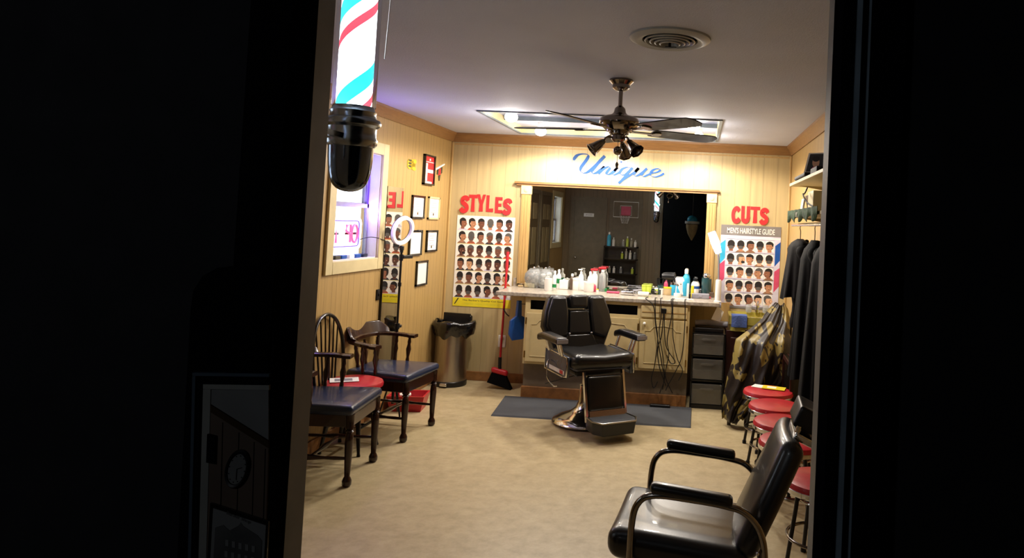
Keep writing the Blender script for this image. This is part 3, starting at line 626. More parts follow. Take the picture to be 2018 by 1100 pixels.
# ---------------------------------------------------------------- counter and cabinet
ct = MB(); ct.prism([(0, 0), (2.06, 0), (2.06, .035), (0, .035)], 0, 0.001)
ctp = MB(); ctp.add([(.695, 6.30, .915), (2.715, 6.30, .915), (2.715, D, .915), (.695, D, .915), (.695, 6.30, .952), (2.715, 6.30, .952), (2.715, D, .952), (.695, D, .952)], [(0, 3, 2, 1), (4, 5, 6, 7), (0, 1, 5, 4), (1, 2, 6, 5), (2, 3, 7, 6), (3, 0, 4, 7)])
o = ctp.build('countertop', 'laminate', bevel=.006); tag(o, 'long speckled grey laminate countertop under the wide mirror', 'countertop')
o = MB().box(.70, 1.664 - .94, D - .02, D, .953, 1.03).build('backsplash', 'laminate'); tag(o, 'short grey laminate upstand at the back end of the counter', 'backsplash')
cb = thing('base_cabinet', 'cream painted base cabinet with arched-panel doors under the counter', 'cabinet', (0, 6.35, 0))
x0, x1 = .965, 2.455; b = MB()
b.box(x0, x0 + .02, .0, .53, .31, .915).box(x1 - .02, x1, 0, .53, .31, .915).box(x0, x1, .51, .53, .31, .915).box(x0, x1, 0, .53, .31, .33)
for (a, c_, z0, z1) in ((x0, x0 + .045, .31, .915), (1.49, 1.545, .31, .915), (1.985, 2.03, .31, .915), (x1 - .035, x1, .31, .915), (x0 + .001, x1 - .001, .311, .345), (x0 + .001, x1 - .001, .885, .914), (x0 + .001, x1 - .001, .765, .80)): b.box(a, c_, -.018 + (.0012 if c_ - a > 1 else 0), .002, z0, z1)
b.build('carcass', 'cabinet_cream', cb, bevel=.002)
MB().box(x0 + .02, x1 - .02, .05, .06, .33, .915).build('dark_interior', 'void', cb)
k_ = MB().box(x0, x1, .04, .06, .09, .31); k_.build('plinth', 'kick_panel', cb); MB().box(x0 - .01, x1, .015, .04, 0, .10).build('plinth_board', 'base_wood', cb, bevel=.004)
def cdoor(a, c_, knobx, hinges):
    d = MB(); d.box(a, c_, -.036, -.018, .335, .772); dd = d.build('door', 'cabinet_cream', cb, bevel=.003)
    m_ = .045; xa, xb, za, zb = a + m_, c_ - m_, .385, .715
    pts = [(xa, -.038, za), (xb, -.038, za), (xb, -.038, zb - .045), (xb - .05, -.038, zb - .042), (xb - .08, -.038, zb - .005), ((xa + xb) / 2, -.038, zb + .004), (xa + .08, -.038, zb - .005), (xa + .05, -.038, zb - .042), (xa, -.038, zb - .045)]
    MB().tube(pts, .004, 6, closed=True).build('panel_moulding', 'pale_trim', dd)
    if knobx: MB().ball((knobx, -.050, .735), .014, 8).cyl((knobx, -.046, .728), .006, .01).build('knob', 'white_plastic', dd)
    for hx_ in hinges:
        for z in (.40, .70): MB().box(hx_ - .006, hx_ + .006, -.044, -.034, z - .03, z + .03).build('hinge', 'brass', dd)
cdoor(.985, 1.505, None, (.983,)); cdoor(1.53, 2.0, None, (2.0,)); cdoor(2.015, 2.435, 2.055, (2.437,))
dr = MB().box(2.02, 2.435, -.036, -.018, .79, .895).build('drawer_front', 'cabinet_cream', cb, bevel=.004)
MB().box(2.03, 2.425, -.040, -.036, .835, .842).build('drawer_groove', 'tan_trim', dr)
# dustpan on the cabinet side
dp = MB()
dp.add([(0, y, z) for y, z in ((-.02, .30), (.02, .30), (.03, .16), (.10, .13), (.11, -.02), (.06, -.06), (-.08, -.06), (-.11, -.01), (-.10, .13), (-.03, .16))] + [(-.035, y, z) for y, z in ((-.015, .30), (.015, .30), (.025, .16), (.09, .12), (.10, -.01), (.05, -.04), (-.07, -.04), (-.10, .0), (-.09, .12), (-.025, .16))],
       [tuple(range(10)), tuple(reversed(range(10, 20)))] + [(i, i + 10, (i + 1) % 10 + 10, (i + 1) % 10) for i in range(10)])
o = dp.build('dustpan', 'blue_plastic', bevel=.004); MB().tube([(-.02, 0, .27), (.068, .045, .27)], .004, 6).build('hook', 'chrome', o); tag(o, 'blue plastic dustpan hung on the left side of the cabinet', 'dustpan', loc=(.89, 6.44, .56), rz=-.55)
# things on the counter ----------------------------------------------------
CT = .9525
def spot(px, py): p = at(px, py, 'z', CT); p.y = min(p.y, 6.80); q = at(px, py, 'y', p.y); return Vector((q.x, p.y, CT))
def item(name, label, cat, px, py, group=None, rz=0):
    return thing(name, label, cat, spot(px, py), rz, group)
def bottle(label, px, py, r, h, body, cap, kind='plain', name='bottle', dy=0):
    e = item(name, label, 'bottle', px, py, 'bottles on the counter'); e.location.y += dy
    MB().lathe([(r * .9, 0), (r, .006), (r, h * .62), (r * .8, h * .72), (r * .42, h * .80), (r * .42, h * .84)], n=18).build('body', body, e)
    if kind == 'plain': MB().lathe([(r * .48, h * .83), (r * .48, h * .97), (r * .3, h)], n=14).build('cap', cap, e)
    if kind == 'pump':
        MB().cyl((0, 0, h * .83), r * .45, h * .07).cyl((0, 0, h * .9), r * .14, h * .08).rbox((-.010, 0, h * .985), (.042, .014, .012), .004).build('pump', cap, e)
    if kind == 'spray':
        MB().cyl((0, 0, h * .80), r * .5, h * .08).build('collar', 'white_plastic', e)
        MB().rbox((-.006, 0, h * .95), (.075, .022, h * .09), .007).rbox((-.030, 0, h * .86), (.008, .014, h * .12), .003).build('spray_head', cap, e)
    return e
def jar(label, px, py, r, h, body, lid=None, name='jar', cat='jar'):
    e = item(name, label, cat, px, py, 'jars on the counter')
    MB().lathe([(r * .95, 0), (r, .004), (r, h * .8 if lid else h), (r * .96, (h * .82 if lid else h - .001))], n=22).build('body', body, e)
    if lid: MB().lathe([(r * 1.04, h * .8), (r * 1.04, h * .98), (r * .95, h)], n=22).build('lid', lid, e)
    return e
def tub(name, label, cat, px, py, d, mat, rz=0, r=.006, group='boxes and tools on the counter'):
    o = MB().rbox((0, 0, d[2] / 2), d, r).build(name, mat); return tag(o, label, cat, group, loc=spot(px, py), rz=rz)
tub('soap_bar', 'small tan bar at the far left end of the counter', 'soap', 1026, 560, (.05, .03, .018), 'tan_block', .3)
for k, (px, py, r, lb) in enumerate(((1051, 563, .092, 'larger crumpled clear and silver globe jar at the left of the counter'), (1074, 553, .076, 'clear globe jar behind and right of the larger silver one'))):
    e = item('globe_jar', lb, 'jar', px, py, 'clear globe jars'); MB().lathe([(.045, 0), (.05, .006), (r * .8, .035), (r, .09), (r * .93, .135), (r * .65, .165), (.045, .178), (.045, .186)], n=24).build('globe', 'clear_plastic', e)
    f = MB()
    for q in range(9): a = q * 2.4; f.ball((.03 * math.cos(a), .03 * math.sin(a), .045 + .011 * q), .024, 5, sz=.8)
    f.build('contents', 'white_plastic' if k else 'steel', e); MB().ball((0, 0, .19), .014, 8).build('lid_knob', 'chrome', e)
tub('soap_box', 'low cream box in front of the silver globe jar', 'box', 1044, 565, (.10, .05, .05), 'cream_paint')
jar('white square-shouldered cup at the front edge, left half of the counter', 1080, 573, .036, .115, 'white_plastic', name='cup', cat='cup')
e = bottle('white bottle with green foot, left of the green-labelled pair', 1093, 558, .023, .175, 'white_plastic', 'white_plastic')
MB().lathe([(.0235, .012), (.0235, .045)], n=18, caps=False).build('label_band', 'green_plastic', e)
e = bottle('green and white bottle, right of the green-labelled pair', 1101, 556, .023, .190, 'white_plastic', 'white_plastic')
MB().lathe([(.0235, .055), (.0235, .10)], n=18, caps=False).build('label_band', 'green_plastic', e)
bottle('short white bottle left of the brown bottle', 1111, 562, .024, .10, 'white_plastic', 'white_plastic')
tub('tissue_box', 'white box at the back beside the two green bottles', 'box', 1112, 552, (.085, .06, .09), 'white_plastic')
bottle('brown bottle with white cap beside the tall white tub', 1127, 563, .026, .155, 'brown_glass', 'white_plastic')
jar('tall white tub between the brown bottle and the pump bottle', 1134, 567, .034, .115, 'white_plastic', 'white_plastic')
bottle('white pump bottle right of the tall white tub', 1144, 567, .026, .20, 'white_plastic', 'white_plastic', 'pump')
tub('tissue_box', 'white box at the back right of the pump bottle', 'box', 1152, 552, (.06, .05, .09), 'white_plastic')
bottle('white bottle behind the front red-topped sprayer', 1163, 556, .028, .185, 'white_plastic', 'white_plastic')
bottle('white spray bottle with red trigger head, front one of two', 1171, 565, .032, .215, 'white_plastic', 'red_plastic', 'spray', 'spray_bottle')
bottle('clear spray bottle with red trigger head, back one of two', 1187, 560, .032, .235, 'clear_plastic', 'red_plastic', 'spray', 'spray_bottle')
jar('wide white tub at the front edge below the red-topped sprayer', 1160, 575, .048, .095, 'white_plastic', 'white_plastic')
bottle('short pink and white bottle at the counter front edge', 1171, 575, .017, .085, 'pink_plastic', 'white_plastic')
jar('tiny yellow-capped jar beside the short pink bottle', 1177, 576, .013, .03, 'white_plastic', 'yellow_plastic')
tub('comb_tray', 'pink and white tray of combs behind the barber chair', 'tray', 1208, 578, (.12, .04, .018), 'pink_plastic')
tub('wipes_box', 'small green topped white box right of the back spray bottle', 'box', 1192, 570, (.04, .03, .03), 'green_plastic')
def clipper(label, px, py, rz, mat, sc=1):
    e = item('hair_clipper', label, 'clipper', px, py, 'hair clippers on the counter', rz)
    MB().rbox((0, 0, .022), (.042 * sc, .14 * sc, .040), .014, fn=lambda p: (p.x * (1 - 1.6 * max(0, p.y) / (.14 * sc) * .3), p.y, p.z)).build('body', mat, e)
    MB().rbox((0, -.078 * sc, .026), (.044 * sc, .022, .02), .003).build('blade', 'chrome', e)
clipper('silver hair clipper lying diagonally, leftmost of the clippers', 1226, 576, .7, 'steel')
clipper('black hair clipper lying behind the silver ones', 1243, 571, -1.0, 'black_plastic')
clipper('chrome hair clipper at the counter front edge', 1236, 582, 1.3, 'chrome')
clipper('grey hair clipper in the middle of the clippers', 1256, 579, -.5, 'gray_plastic')
clipper('black hair clipper beside the white tape roll', 1284, 576, .9, 'black_plastic', .8)
clipper('white hair clipper in front of the green cans', 1268, 584, 1.5, 'white_plastic', .8)
for (px, py, lb) in ((1270, 566, 'green can left of two behind the clippers'), (1279, 563, 'green can right of two behind the clippers')): jar(lb, px, py, .026, .085, 'lime_plastic', 'lime_plastic', name='spray_can', cat='can')
jar('white lidded jar left of the yellow-lidded tub', 1302, 580, .030, .060, 'white_plastic', 'white_plastic')
jar('small green-white jar left of the white lidded jar', 1294, 578, .022, .06, 'lime_plastic', 'white_plastic')
e = jar('round tub with bright yellow lid near the counter front', 1316, 580, .044, .078, 'tan_block', 'yellow_plastic', name='wax_tub', cat='tub')
MB().ball((0, 0, .082), .012, 8).build('lid_knob', 'black_plastic', e)
jar('dark cylinder holding combs behind the yellow-lidded tub', 1302, 568, .030, .09, 'teal_glass', name='comb_holder')
o = bpy.data.objects[-1] if False else None
e = item('combs', 'bunch of dark combs standing in the dark cylinder', 'comb', 1302, 568)
c_ = MB()
for q in range(6): a = q * 1.05; c_.box(-.006, .006, -.0015, .0015, .03, .15, mat=Matrix.Translation((.014 * math.cos(a), .014 * math.sin(a), 0)) @ Matrix.Rotation(.18 * math.cos(a), 4, 'Y'))
c_.build('comb_bundle', 'cable', e)
e.location.z += .0
for (px, py, lb, h) in ((1326, 571, 'blue disinfectant jar with chrome rim, left of two', .125), (1338, 574, 'blue disinfectant jar with chrome rim, right of two', .115)):
    e = jar(lb, px, py, .030, h, 'aqua_plastic', 'chrome', name='disinfectant_jar')
    MB().cyl((0, 0, h), .005, .03).ball((0, 0, h + .034), .009, 6).build('lift_rod', 'chrome', e)
bottle('pink and clear bottle behind the blue jars', 1313, 562, .024, .165, 'pink_plastic', 'clear_plastic')
e = item('hair_dryer', 'black hair dryer standing on its handle before the mirror', 'hair dryer', 1318, 560)
MB().rbox((0, 0, .085), (.035, .035, .17), .012).build('handle', 'black_plastic', e); MB().lathe([(.024, -.07), (.032, -.04), (.034, .05), (.02, .06)], n=18, mat=Matrix.Translation((0, 0, .175)) @ Matrix.Rotation(PI / 2, 4, 'Y')).build('barrel', 'black_plastic', e)
o = MB().rbox((0, 0, .085), (.12, .05, .17), .02, fn=lambda p: (p.x + .006 * math.sin(p.z * 60), p.y + .008 * math.sin(p.x * 90 + p.z * 30), p.z)).build('folded_towel', 'towel_white'); tag(o, 'white folded towel standing behind the blue disinfectant jars', 'towel', loc=spot(1343, 556))
bottle('tall aqua blue bottle with white top in front of the mirror', 1351, 578, .036, .255, 'aqua_plastic', 'white_plastic')
e = bottle('slim blue bottle left of the tall aqua bottle', 1341, 579, .013, .10, 'blue_plastic', 'black_plastic')
tub('blade_sleeve', 'upright white sleeve right of the tall aqua bottle', 'sleeve', 1355, 586, (.022, .02, .13), 'white_plastic')
bottle('black tube bottle between the white sleeve and yellow tube', 1359, 588, .010, .06, 'black_plastic', 'black_plastic', dy=.0)
o = MB().rbox((0, 0, .058), (.028, .028, .116), .012).build('yellow_tube', 'yellow_plastic'); tag(o, 'upright yellow tube left of the white tub with a blue band', 'tube', loc=spot(1364, 587))
e = bottle('white wide bottle with blue band and black cap', 1370, 566, .042, .175, 'white_plastic', 'black_plastic')
MB().lathe([(.0425, .075), (.0425, .10)], n=20, caps=False).build('label_band', 'blue_plastic', e)
e = jar('tall dark teal jar topped with crumpled silver foil', 1392, 568, .048, .175, 'teal_glass', name='tall_jar')
MB().ball((-.005, 0, .195), .036, 5).ball((.018, .01, .20), .022, 4).build('foil', 'chrome', e)
tub('card_box', 'small cream box behind the grey drawer tray', 'box', 1380, 568, (.05, .035, .035), 'cream_paint')
tub('black_case', 'flat black case at the right end of the counter', 'case', 1383, 576, (.10, .07, .035), 'black_plastic')
o = MB().rbox((0, 0, .022), (.165, .09, .044), .005).rbox((0, -.047, .022), (.03, .006, .016), .003).build('drawer_tray', 'gray_plastic'); tag(o, 'grey shallow drawer tray at the front right of the counter', 'tray', loc=spot(1380, 588))
e = item('tape_roll', 'white roll of neck strips lying near the front edge', 'roll', 1335, 584); MB().lathe([(.014, 0), (.036, 0), (.036, .028), (.014, .028), (.014, 0)], n=24, caps=False).build('roll', 'white_plastic', e)
tub('pink_brush', 'small pink brush at the right front corner of the counter', 'brush', 1396, 588, (.03, .05, .016), 'pink_plastic', .6)
tub('paper_slip', 'flat white paper slip on the front edge near the tray', 'paper', 1345, 590, (.20, .05, .004), 'paper', .0, .001)
tub('brown_bag', 'dark brown pouch at the far right end of the counter', 'pouch', 1402, 576, (.05, .08, .05), 'brown_glass')
# lit tube lamp on the counter's end
lb = at(1422, 594, 'y', 6.40)
e = thing('tube_lamp', 'white stand lamp with glowing slanted tube at the right end of the counter', 'lamp', (2.70, 6.40, CT))
MB().lathe([(.035, 0), (.036, .006), (.027, .012), (.026, .19), (.022, .20)], n=20).build('base', 'white_plastic', e)
MB().tube([(0, 0, .19), (-.005, 0, .36), (-.02, -.01, .47)], .008, 8).build('stem', 'gray_plastic', e)
MB().tube([(-.012, -.01, .44), (-.045, -.015, .53), (-.085, -.02, .625)], [.028, .040, .034], 16).build('glowing_tube', 'lamp_glow', e)
# cords hanging down the cabinet
rc = random.Random(11)
cords = [(1273, [(1273, 590), (1288, 604), (1292, 640), (1298, 680), (1305, 722), (1310, 745), (1300, 775)]), (1291, [(1291, 592), (1292, 630), (1296, 670), (1290, 720), (1284, 745), (1288, 765), (1296, 752)]),
         (1302, [(1302, 590), (1303, 625), (1299, 655), (1306, 700), (1309, 735), (1306, 768)]), (1326, [(1326, 590), (1326, 640), (1327, 670), (1335, 708), (1345, 730), (1337, 750)]), (1323, [(1323, 588), (1324, 620), (1315, 668), (1318, 700), (1311, 740), (1325, 775)]),
         (1350, [(1350, 590), (1350, 630), (1344, 700), (1330, 735), (1316, 760), (1312, 770)]), (1308, [(1308, 618), (1304, 660), (1296, 690), (1300, 725), (1312, 760)]), (1309, [(1309, 618), (1312, 680), (1330, 712), (1322, 716), (1314, 700)])]
txt = ['leftmost thin black cord, starting at the clippers', 'black cord ending in a loose loop near the floor', 'thick black cord in the centre of the bundle', 'black cord swinging out right over the cabinet door', 'black cord right of the bundle reaching the floor', 'rightmost black cord crossing the cabinet door hinges', 'black cord from the wall adapter running down the door', 'black cord with a small curl halfway down the cabinet door']
for (k, pts), lb_ in zip(cords, txt):
    P = [];
    for i, (a, b_) in enumerate(pts):
        yy = 6.282 + .006 * (i % 2) + rc.uniform(-.012, .002); p = at(a, b_, 'y', yy)
        if i == 0 and b_ < 600: p = Vector((p.x, 6.33, .962)); P.append(Vector((p.x + .01, 6.40, .960))); P.append(p); P.append(Vector((p.x, 6.287, .955))); continue
        p.z = max(p.z, .008); P.append(p)
    o = MB().tube(smooth(P, 6), .0042, 6).build('cable', 'cable'); tag(o, lb_, 'cord', 'cords hanging down the cabinet front')
e = thing('power_adapter', 'black plug adapter hanging on the cabinet drawer front', 'adapter', at(1308, 613, 'y', 6.30)); MB().rbox((0, 0, 0), (.05, .025, .045), .006).build('adapter_body', 'black_plastic', e)
e = thing('power_strip', 'black power strip on the floor at the cabinet foot', 'power strip', (2.23, 6.28, 0)); MB().rbox((0, 0, .018), (.18, .05, .035), .008).build('strip_body', 'black_plastic', e)
# anti-fatigue mat
o = MB().add([(0.88, 5.70, .0), (2.51, 5.725, .0), (2.51, 6.33, .0), (0.82, 6.33, .0), (0.885, 5.71, .012), (2.505, 5.735, .012), (2.505, 6.33, .012), (.825, 6.33, .012)], [(0, 3, 2, 1), (4, 5, 6, 7), (0, 1, 5, 4), (1, 2, 6, 5), (2, 3, 7, 6), (3, 0, 4, 7)]).build('floor_mat', 'mat_rubber'); tag(o, 'dark grey rubber mat on the floor under the barber chair', 'mat')
# ---------------------------------------------------------------- barber chair
bc = thing('barber_chair', 'black leather barber chair with chrome base and footrest on the grey mat', 'barber chair', (1.655, 5.70, 0.0), math.radians(34))
MB().lathe([(.265, 0.012), (.27, .02), (.262, .034), (.20, .060), (.13, .085), (.085, .12), (.062, .17), (.058, .30), (.05, .305)], n=48).build('base', 'chrome', bc)
MB().cyl((0, 0, .29), .042, .14).build('column', 'dark_chrome', bc)
MB().rbox((0, .0, .445), (.40, .42, .05), .015).build('seat_frame', 'black_plastic', bc)
def seatfn(p):
    k = p.y / .25
    z = p.z - .018 * (1 - abs(p.x) / .26) * (1 if p.z > 0 else 0) + (.012 * max(0, -k) if p.z > 0 else 0)
    return (p.x * (1 - .06 * k), p.y - (.02 if p.z > 0 else 0) * max(0, -k), z)
MB().rbox((0, -.035, .535), (.50, .52, .13), .055, n=5, m=6, fn=seatfn).build('seat', 'black_leather', bc)
# backrest: hexagonal winged outline in slabs
TB = Matrix.Translation((0, .20, .50)) @ Matrix.Rotation(math.radians(-13), 4, 'X')
def slab(name, outline, y0, y1, mat=TB, m='black_leather', par=bc, bev=.028, segs=4):
    mb = MB().prism(outline, y0, y1, mat=mat); o = mb.build(name, m, par)
    b_ = o.modifiers.new('bevel', 'BEVEL'); b_.width = bev; b_.segments = segs; b_.limit_method = 'ANGLE'; b_.angle_limit = math.radians(50)
    return o
back = slab('backrest', [(-.20, .0), (.20, .0), (.245, .10), (.315, .25), (.295, .37), (.25, .50), (.095, .50), (.085, .37), (-.085, .37), (-.095, .50), (-.25, .50), (-.295, .37), (-.315, .25), (-.245, .10)], -.05, .05)
slab('back_panel', [(-.10, .18), (.10, .18), (.085, .365), (-.085, .365)], -.066, -.045, par=back, bev=.014, segs=3)
slab('lower_panel', [(-.17, .03), (.17, .03), (.12, .17), (-.12, .17)], -.064, -.045, par=back, bev=.014, segs=3)
for s_ in (-1, 1):
    slab('wing_panel', [(s_ * .115, .17), (s_ * .24, .13), (s_ * .295, .25), (s_ * .278, .36), (s_ * .236, .48), (s_ * .11, .48), (s_ * .10, .36)], -.078, -.045, par=back, bev=.018, segs=3)
    MB().ball((0, 0, 0), .011, 6, mat=TB @ Matrix.Translation((s_ * .10, -.070, .178))).build('tuft_button', 'chrome', back)
slab('headrest', [(-.082, .385), (.082, .385), (.088, .50), (-.088, .50)], -.085, .04, bev=.025)
MB().box(-.085, .085, -.070, -.052, .368, .376, mat=TB).build('headrest_bar', 'chrome', bc)
for s_ in (-1, 1):
    sd = MB().rbox((s_ * .275, -.02, .50), (.03, .43, .16), .014).build('side_panel', 'slate_enamel', bc)
    MB().tube([(s_ * .292, y, z) for y, z in ((-.235, .43), (-.245, .50), (-.235, .575), (.19, .585), (.195, .42), (-.15, .418))], .006, 8, closed=True).build('chrome_trim', 'chrome', sd)
    MB().box(s_ * .291 - .001, s_ * .291 + .001, -.19, .11, .435, .465).build('name_plate', 'white_plastic', sd)
    MB().box(s_ * .293 - .001, s_ * .293 + .001, -.17, -.11, .437, .463).build('red_badge', 'red_plastic', sd)
    ar = MB().rbox((s_ * .345, -.05, .705), (.095, .42, .055), .02, fn=lambda p: (p.x, p.y, p.z - .05 * max(0, (p.y - .10) / .1) ** 2 * .5)).build('armrest', 'black_leather', bc)
    MB().box(s_ * .345 - .044, s_ * .345 + .044, -.264, -.256, .69, .72).build('end_cap', 'gray_plastic', ar)
    for yy in (-.17, -.12, .10): MB().tube([(s_ * .30, yy, .58), (s_ * .335, yy, .69)], .012 if yy != -.12 else .009, 10).build('arm_post', 'chrome', bc)
MB().tube(smooth([(-.30, .10, .50), (-.33, .06, .47), (-.335, .03, .38), (-.32, -.06, .33), (-.30, -.10, .335)], 5), .005, 8).build('recline_lever', 'chrome', bc)
MB().tube([(.06, -.02, .42), (-.30, .15, .30)], .004, 6).build('pump_lever', 'black_plastic', bc)
TL = Matrix.Translation((0, -.285, .44)) @ Matrix.Rotation(math.radians(-14), 4, 'X')
MB().rbox((0, 0, -.135), (.30, .05, .26), .022, mat=TL).build('leg_rest', 'black_leather', bc)
MB().box(-.15, .15, -.035, -.01, -.31, -.262, mat=TL).build('leg_rest_plate', 'steel', bc)
for s_ in (-1, 1): MB().box(s_ * .165 - .008, s_ * .165 + .008, -.02, .01, -.34, .03, mat=TL).build('leg_rest_rail', 'chrome', bc)
fo = MB().prism([(0, 0), (1, 0), (1, 1), (0, 1)], 0, .001)
ft = MB(); top = [(-.17, -.355), (.17, -.355), (.185, -.50), (.14, -.585), (-.14, -.585), (-.185, -.50)]; n = 6
ft.add([(x, y, .150) for x, y in top] + [(x * .93, y * .985, .055) for x, y in top], [tuple(range(n)), tuple(reversed(range(n, 2 * n)))] + [(i, i + n, (i + 1) % n + n, (i + 1) % n) for i in range(n)])
fr_ = ft.build('footrest', 'black_plastic', bc, bevel=.006)
MB().tube([(x, y, .152) for x, y in top], .006, 8, closed=True).build('footrest_rim', 'steel', fr_)
MB().add([(x * .93, y * .99 - .004, .153) for x, y in top], [tuple(range(n))]).build('tread_plate', 'charcoal', fr_)
bpy.data.objects  # noqa
# ---------------------------------------------------------------- shampoo chair in the foreground
sc_ = thing('salon_armchair', 'black vinyl armchair with bent chrome arms in the foreground right', 'chair', (2.53, 2.845, 0), math.radians(-94))
# local: front -y, width x
MB().rbox((0, -.045, .415), (.49, .53, .12), .05, n=5, fn=lambda p: (p.x, p.y, p.z + .03 * (-p.y / .25) * .6 - .01 * (1 - (p.x / .25) ** 2) * (p.z > 0))).build('seat', 'black_leather', sc_)
TS = Matrix.Translation((0, .20, .42)) @ Matrix.Rotation(math.radians(-23), 4, 'X')
MB().rbox((0, 0, .225), (.46, .09, .46), .045, n=5, mat=TS, fn=lambda p: (p.x * (1 - .12 * max(0, p.z / .23)), p.y - .02 * (1 - (p.x / .23) ** 2), p.z)).build('backrest', 'black_leather', sc_)
hd = MB().rbox((0, .03, .53), (.20, .13, .085), .012, mat=TS).build('headrest', 'black_plastic', sc_)
MB().rbox((0, .03, .462), (.24, .09, .03), .010, mat=TS).tube([(-.10, 0, .44), (-.10, -.01, .50)], .010, 8, mat=TS).tube([(.10, 0, .44), (.10, -.01, .50)], .010, 8, mat=TS).build('headrest_clamp', 'chrome', hd)
for s_ in (-1, 1):
    X = s_ * .262
    MB().tube(smooth([(X, -.215, .0), (X, -.215, .30), (X, -.213, .52), (X, -.19, .605), (X, -.13, .635), (X, .0, .632), (X, .12, .622), (X, .20, .600), (X, .255, .53), (X, .275, .40), (X, .30, .0)], 6), .0125, 12).build('arm_tube', 'dark_chrome', sc_)
    MB().rbox((X, .0, .652), (.052, .30, .040), .017, fn=lambda p: (p.x, p.y, p.z - .035 * (p.y / .15) * .35)).build('arm_pad', 'black_leather', sc_)
    for yy, zz in ((.245, .47), (.262, .40)): MB().ball((X + s_ * .012, yy, zz), .007, 6).build('bolt', 'chrome', sc_)
MB().tube([(-.262, -.20, .345), (.262, -.20, .345)], .010, 8).build('cross_bar', 'dark_chrome', sc_); MB().tube([(-.262, .26, .33), (.262, .26, .33)], .010, 8).build('cross_bar', 'dark_chrome', sc_)
# ---------------------------------------------------------------- red stools
def stool(label, x, y, rz, first=[None]):
    if first[0] is None:
        e = thing('round_stool', label, 'stool', (x, y, 0), rz, 'red topped stools')
        MB().lathe([(.0, .432), (.15, .432), (.178, .424), (.186, .408), (.186, .396), (.0, .396)], n=40, caps=False).build('seat', 'red_vinyl', e)
        MB().lathe([(.184, .402), (.188, .398), (.188, .378), (.184, .374), (.16, .374)], n=40, caps=False).build('chrome_band', 'chrome', e)
        for k in range(4):
            a = PI / 4 + k * PI / 2
            lg = MB().tube([(math.cos(a) * r, math.sin(a) * r, z) for r, z in ((.125, .375), (.132, .30), (.172, .02), (.174, .0))], .0105, 10).build('leg', 'black_plastic', e)
            MB().lathe([(.015, 0), (.015, .02), (.011, .026)], (math.cos(a) * .173, math.sin(a) * .173, 0), 12).build('foot_cap', 'black_plastic', lg)
        MB().tube([(.160 * math.cos(a), .160 * math.sin(a), .15) for a in [2 * PI * i / 36 for i in range(36)]], .008, 8, closed=True).build('foot_ring', 'dark_chrome', e)
        MB().tube([(.120 * math.cos(a), .120 * math.sin(a), .335) for a in [2 * PI * i / 36 for i in range(36)]], .006, 8, closed=True).build('upper_ring', 'chrome', e)
        first[0] = e; return e
    e = dup(first[0]); e.location = (x, y, 0); e.rotation_euler = (0, 0, rz); e['label'] = label; return e
for y, x, lb_ in ((5.34, 3.03, 'red round stool farthest back in the right row, with papers on it'), (4.92, 3.04, 'second red stool of the right row, just in front of the one with papers'), (4.51, 3.04, 'third red stool of the right row, behind the one touching the black armchair'), (4.11, 3.04, 'fourth red stool of the right row, partly behind the armchair back'), (3.50, 3.11, 'nearest red stool, seen behind the armchair back by the door jamb')):
    stool(lb_, x + .04, y, y * 3)
for (px, py, rz, mt, lb_, dd) in ((1500, 762, .4, 'paper', 'white paper sheet on the farthest red stool', (.13, .10, .002)), (1525, 766, .25, 'yellow_plastic', 'yellow and white magazine on the farthest red stool', (.17, .11, .004))):
    p = at(px, py, 'z', .434); o = MB().box(-dd[0] / 2, dd[0] / 2, -dd[1] / 2, dd[1] / 2, 0, dd[2]).box(-dd[0] * .3, dd[0] * .1, -dd[1] * .2, dd[1] * .3, dd[2], dd[2] + .0006, 1).build('magazine', [mt, 'paper']); tag(o, lb_, 'magazine', loc=(p.x, p.y, .4335 + (.0025 if mt != 'paper' else 0)), rz=-rz)
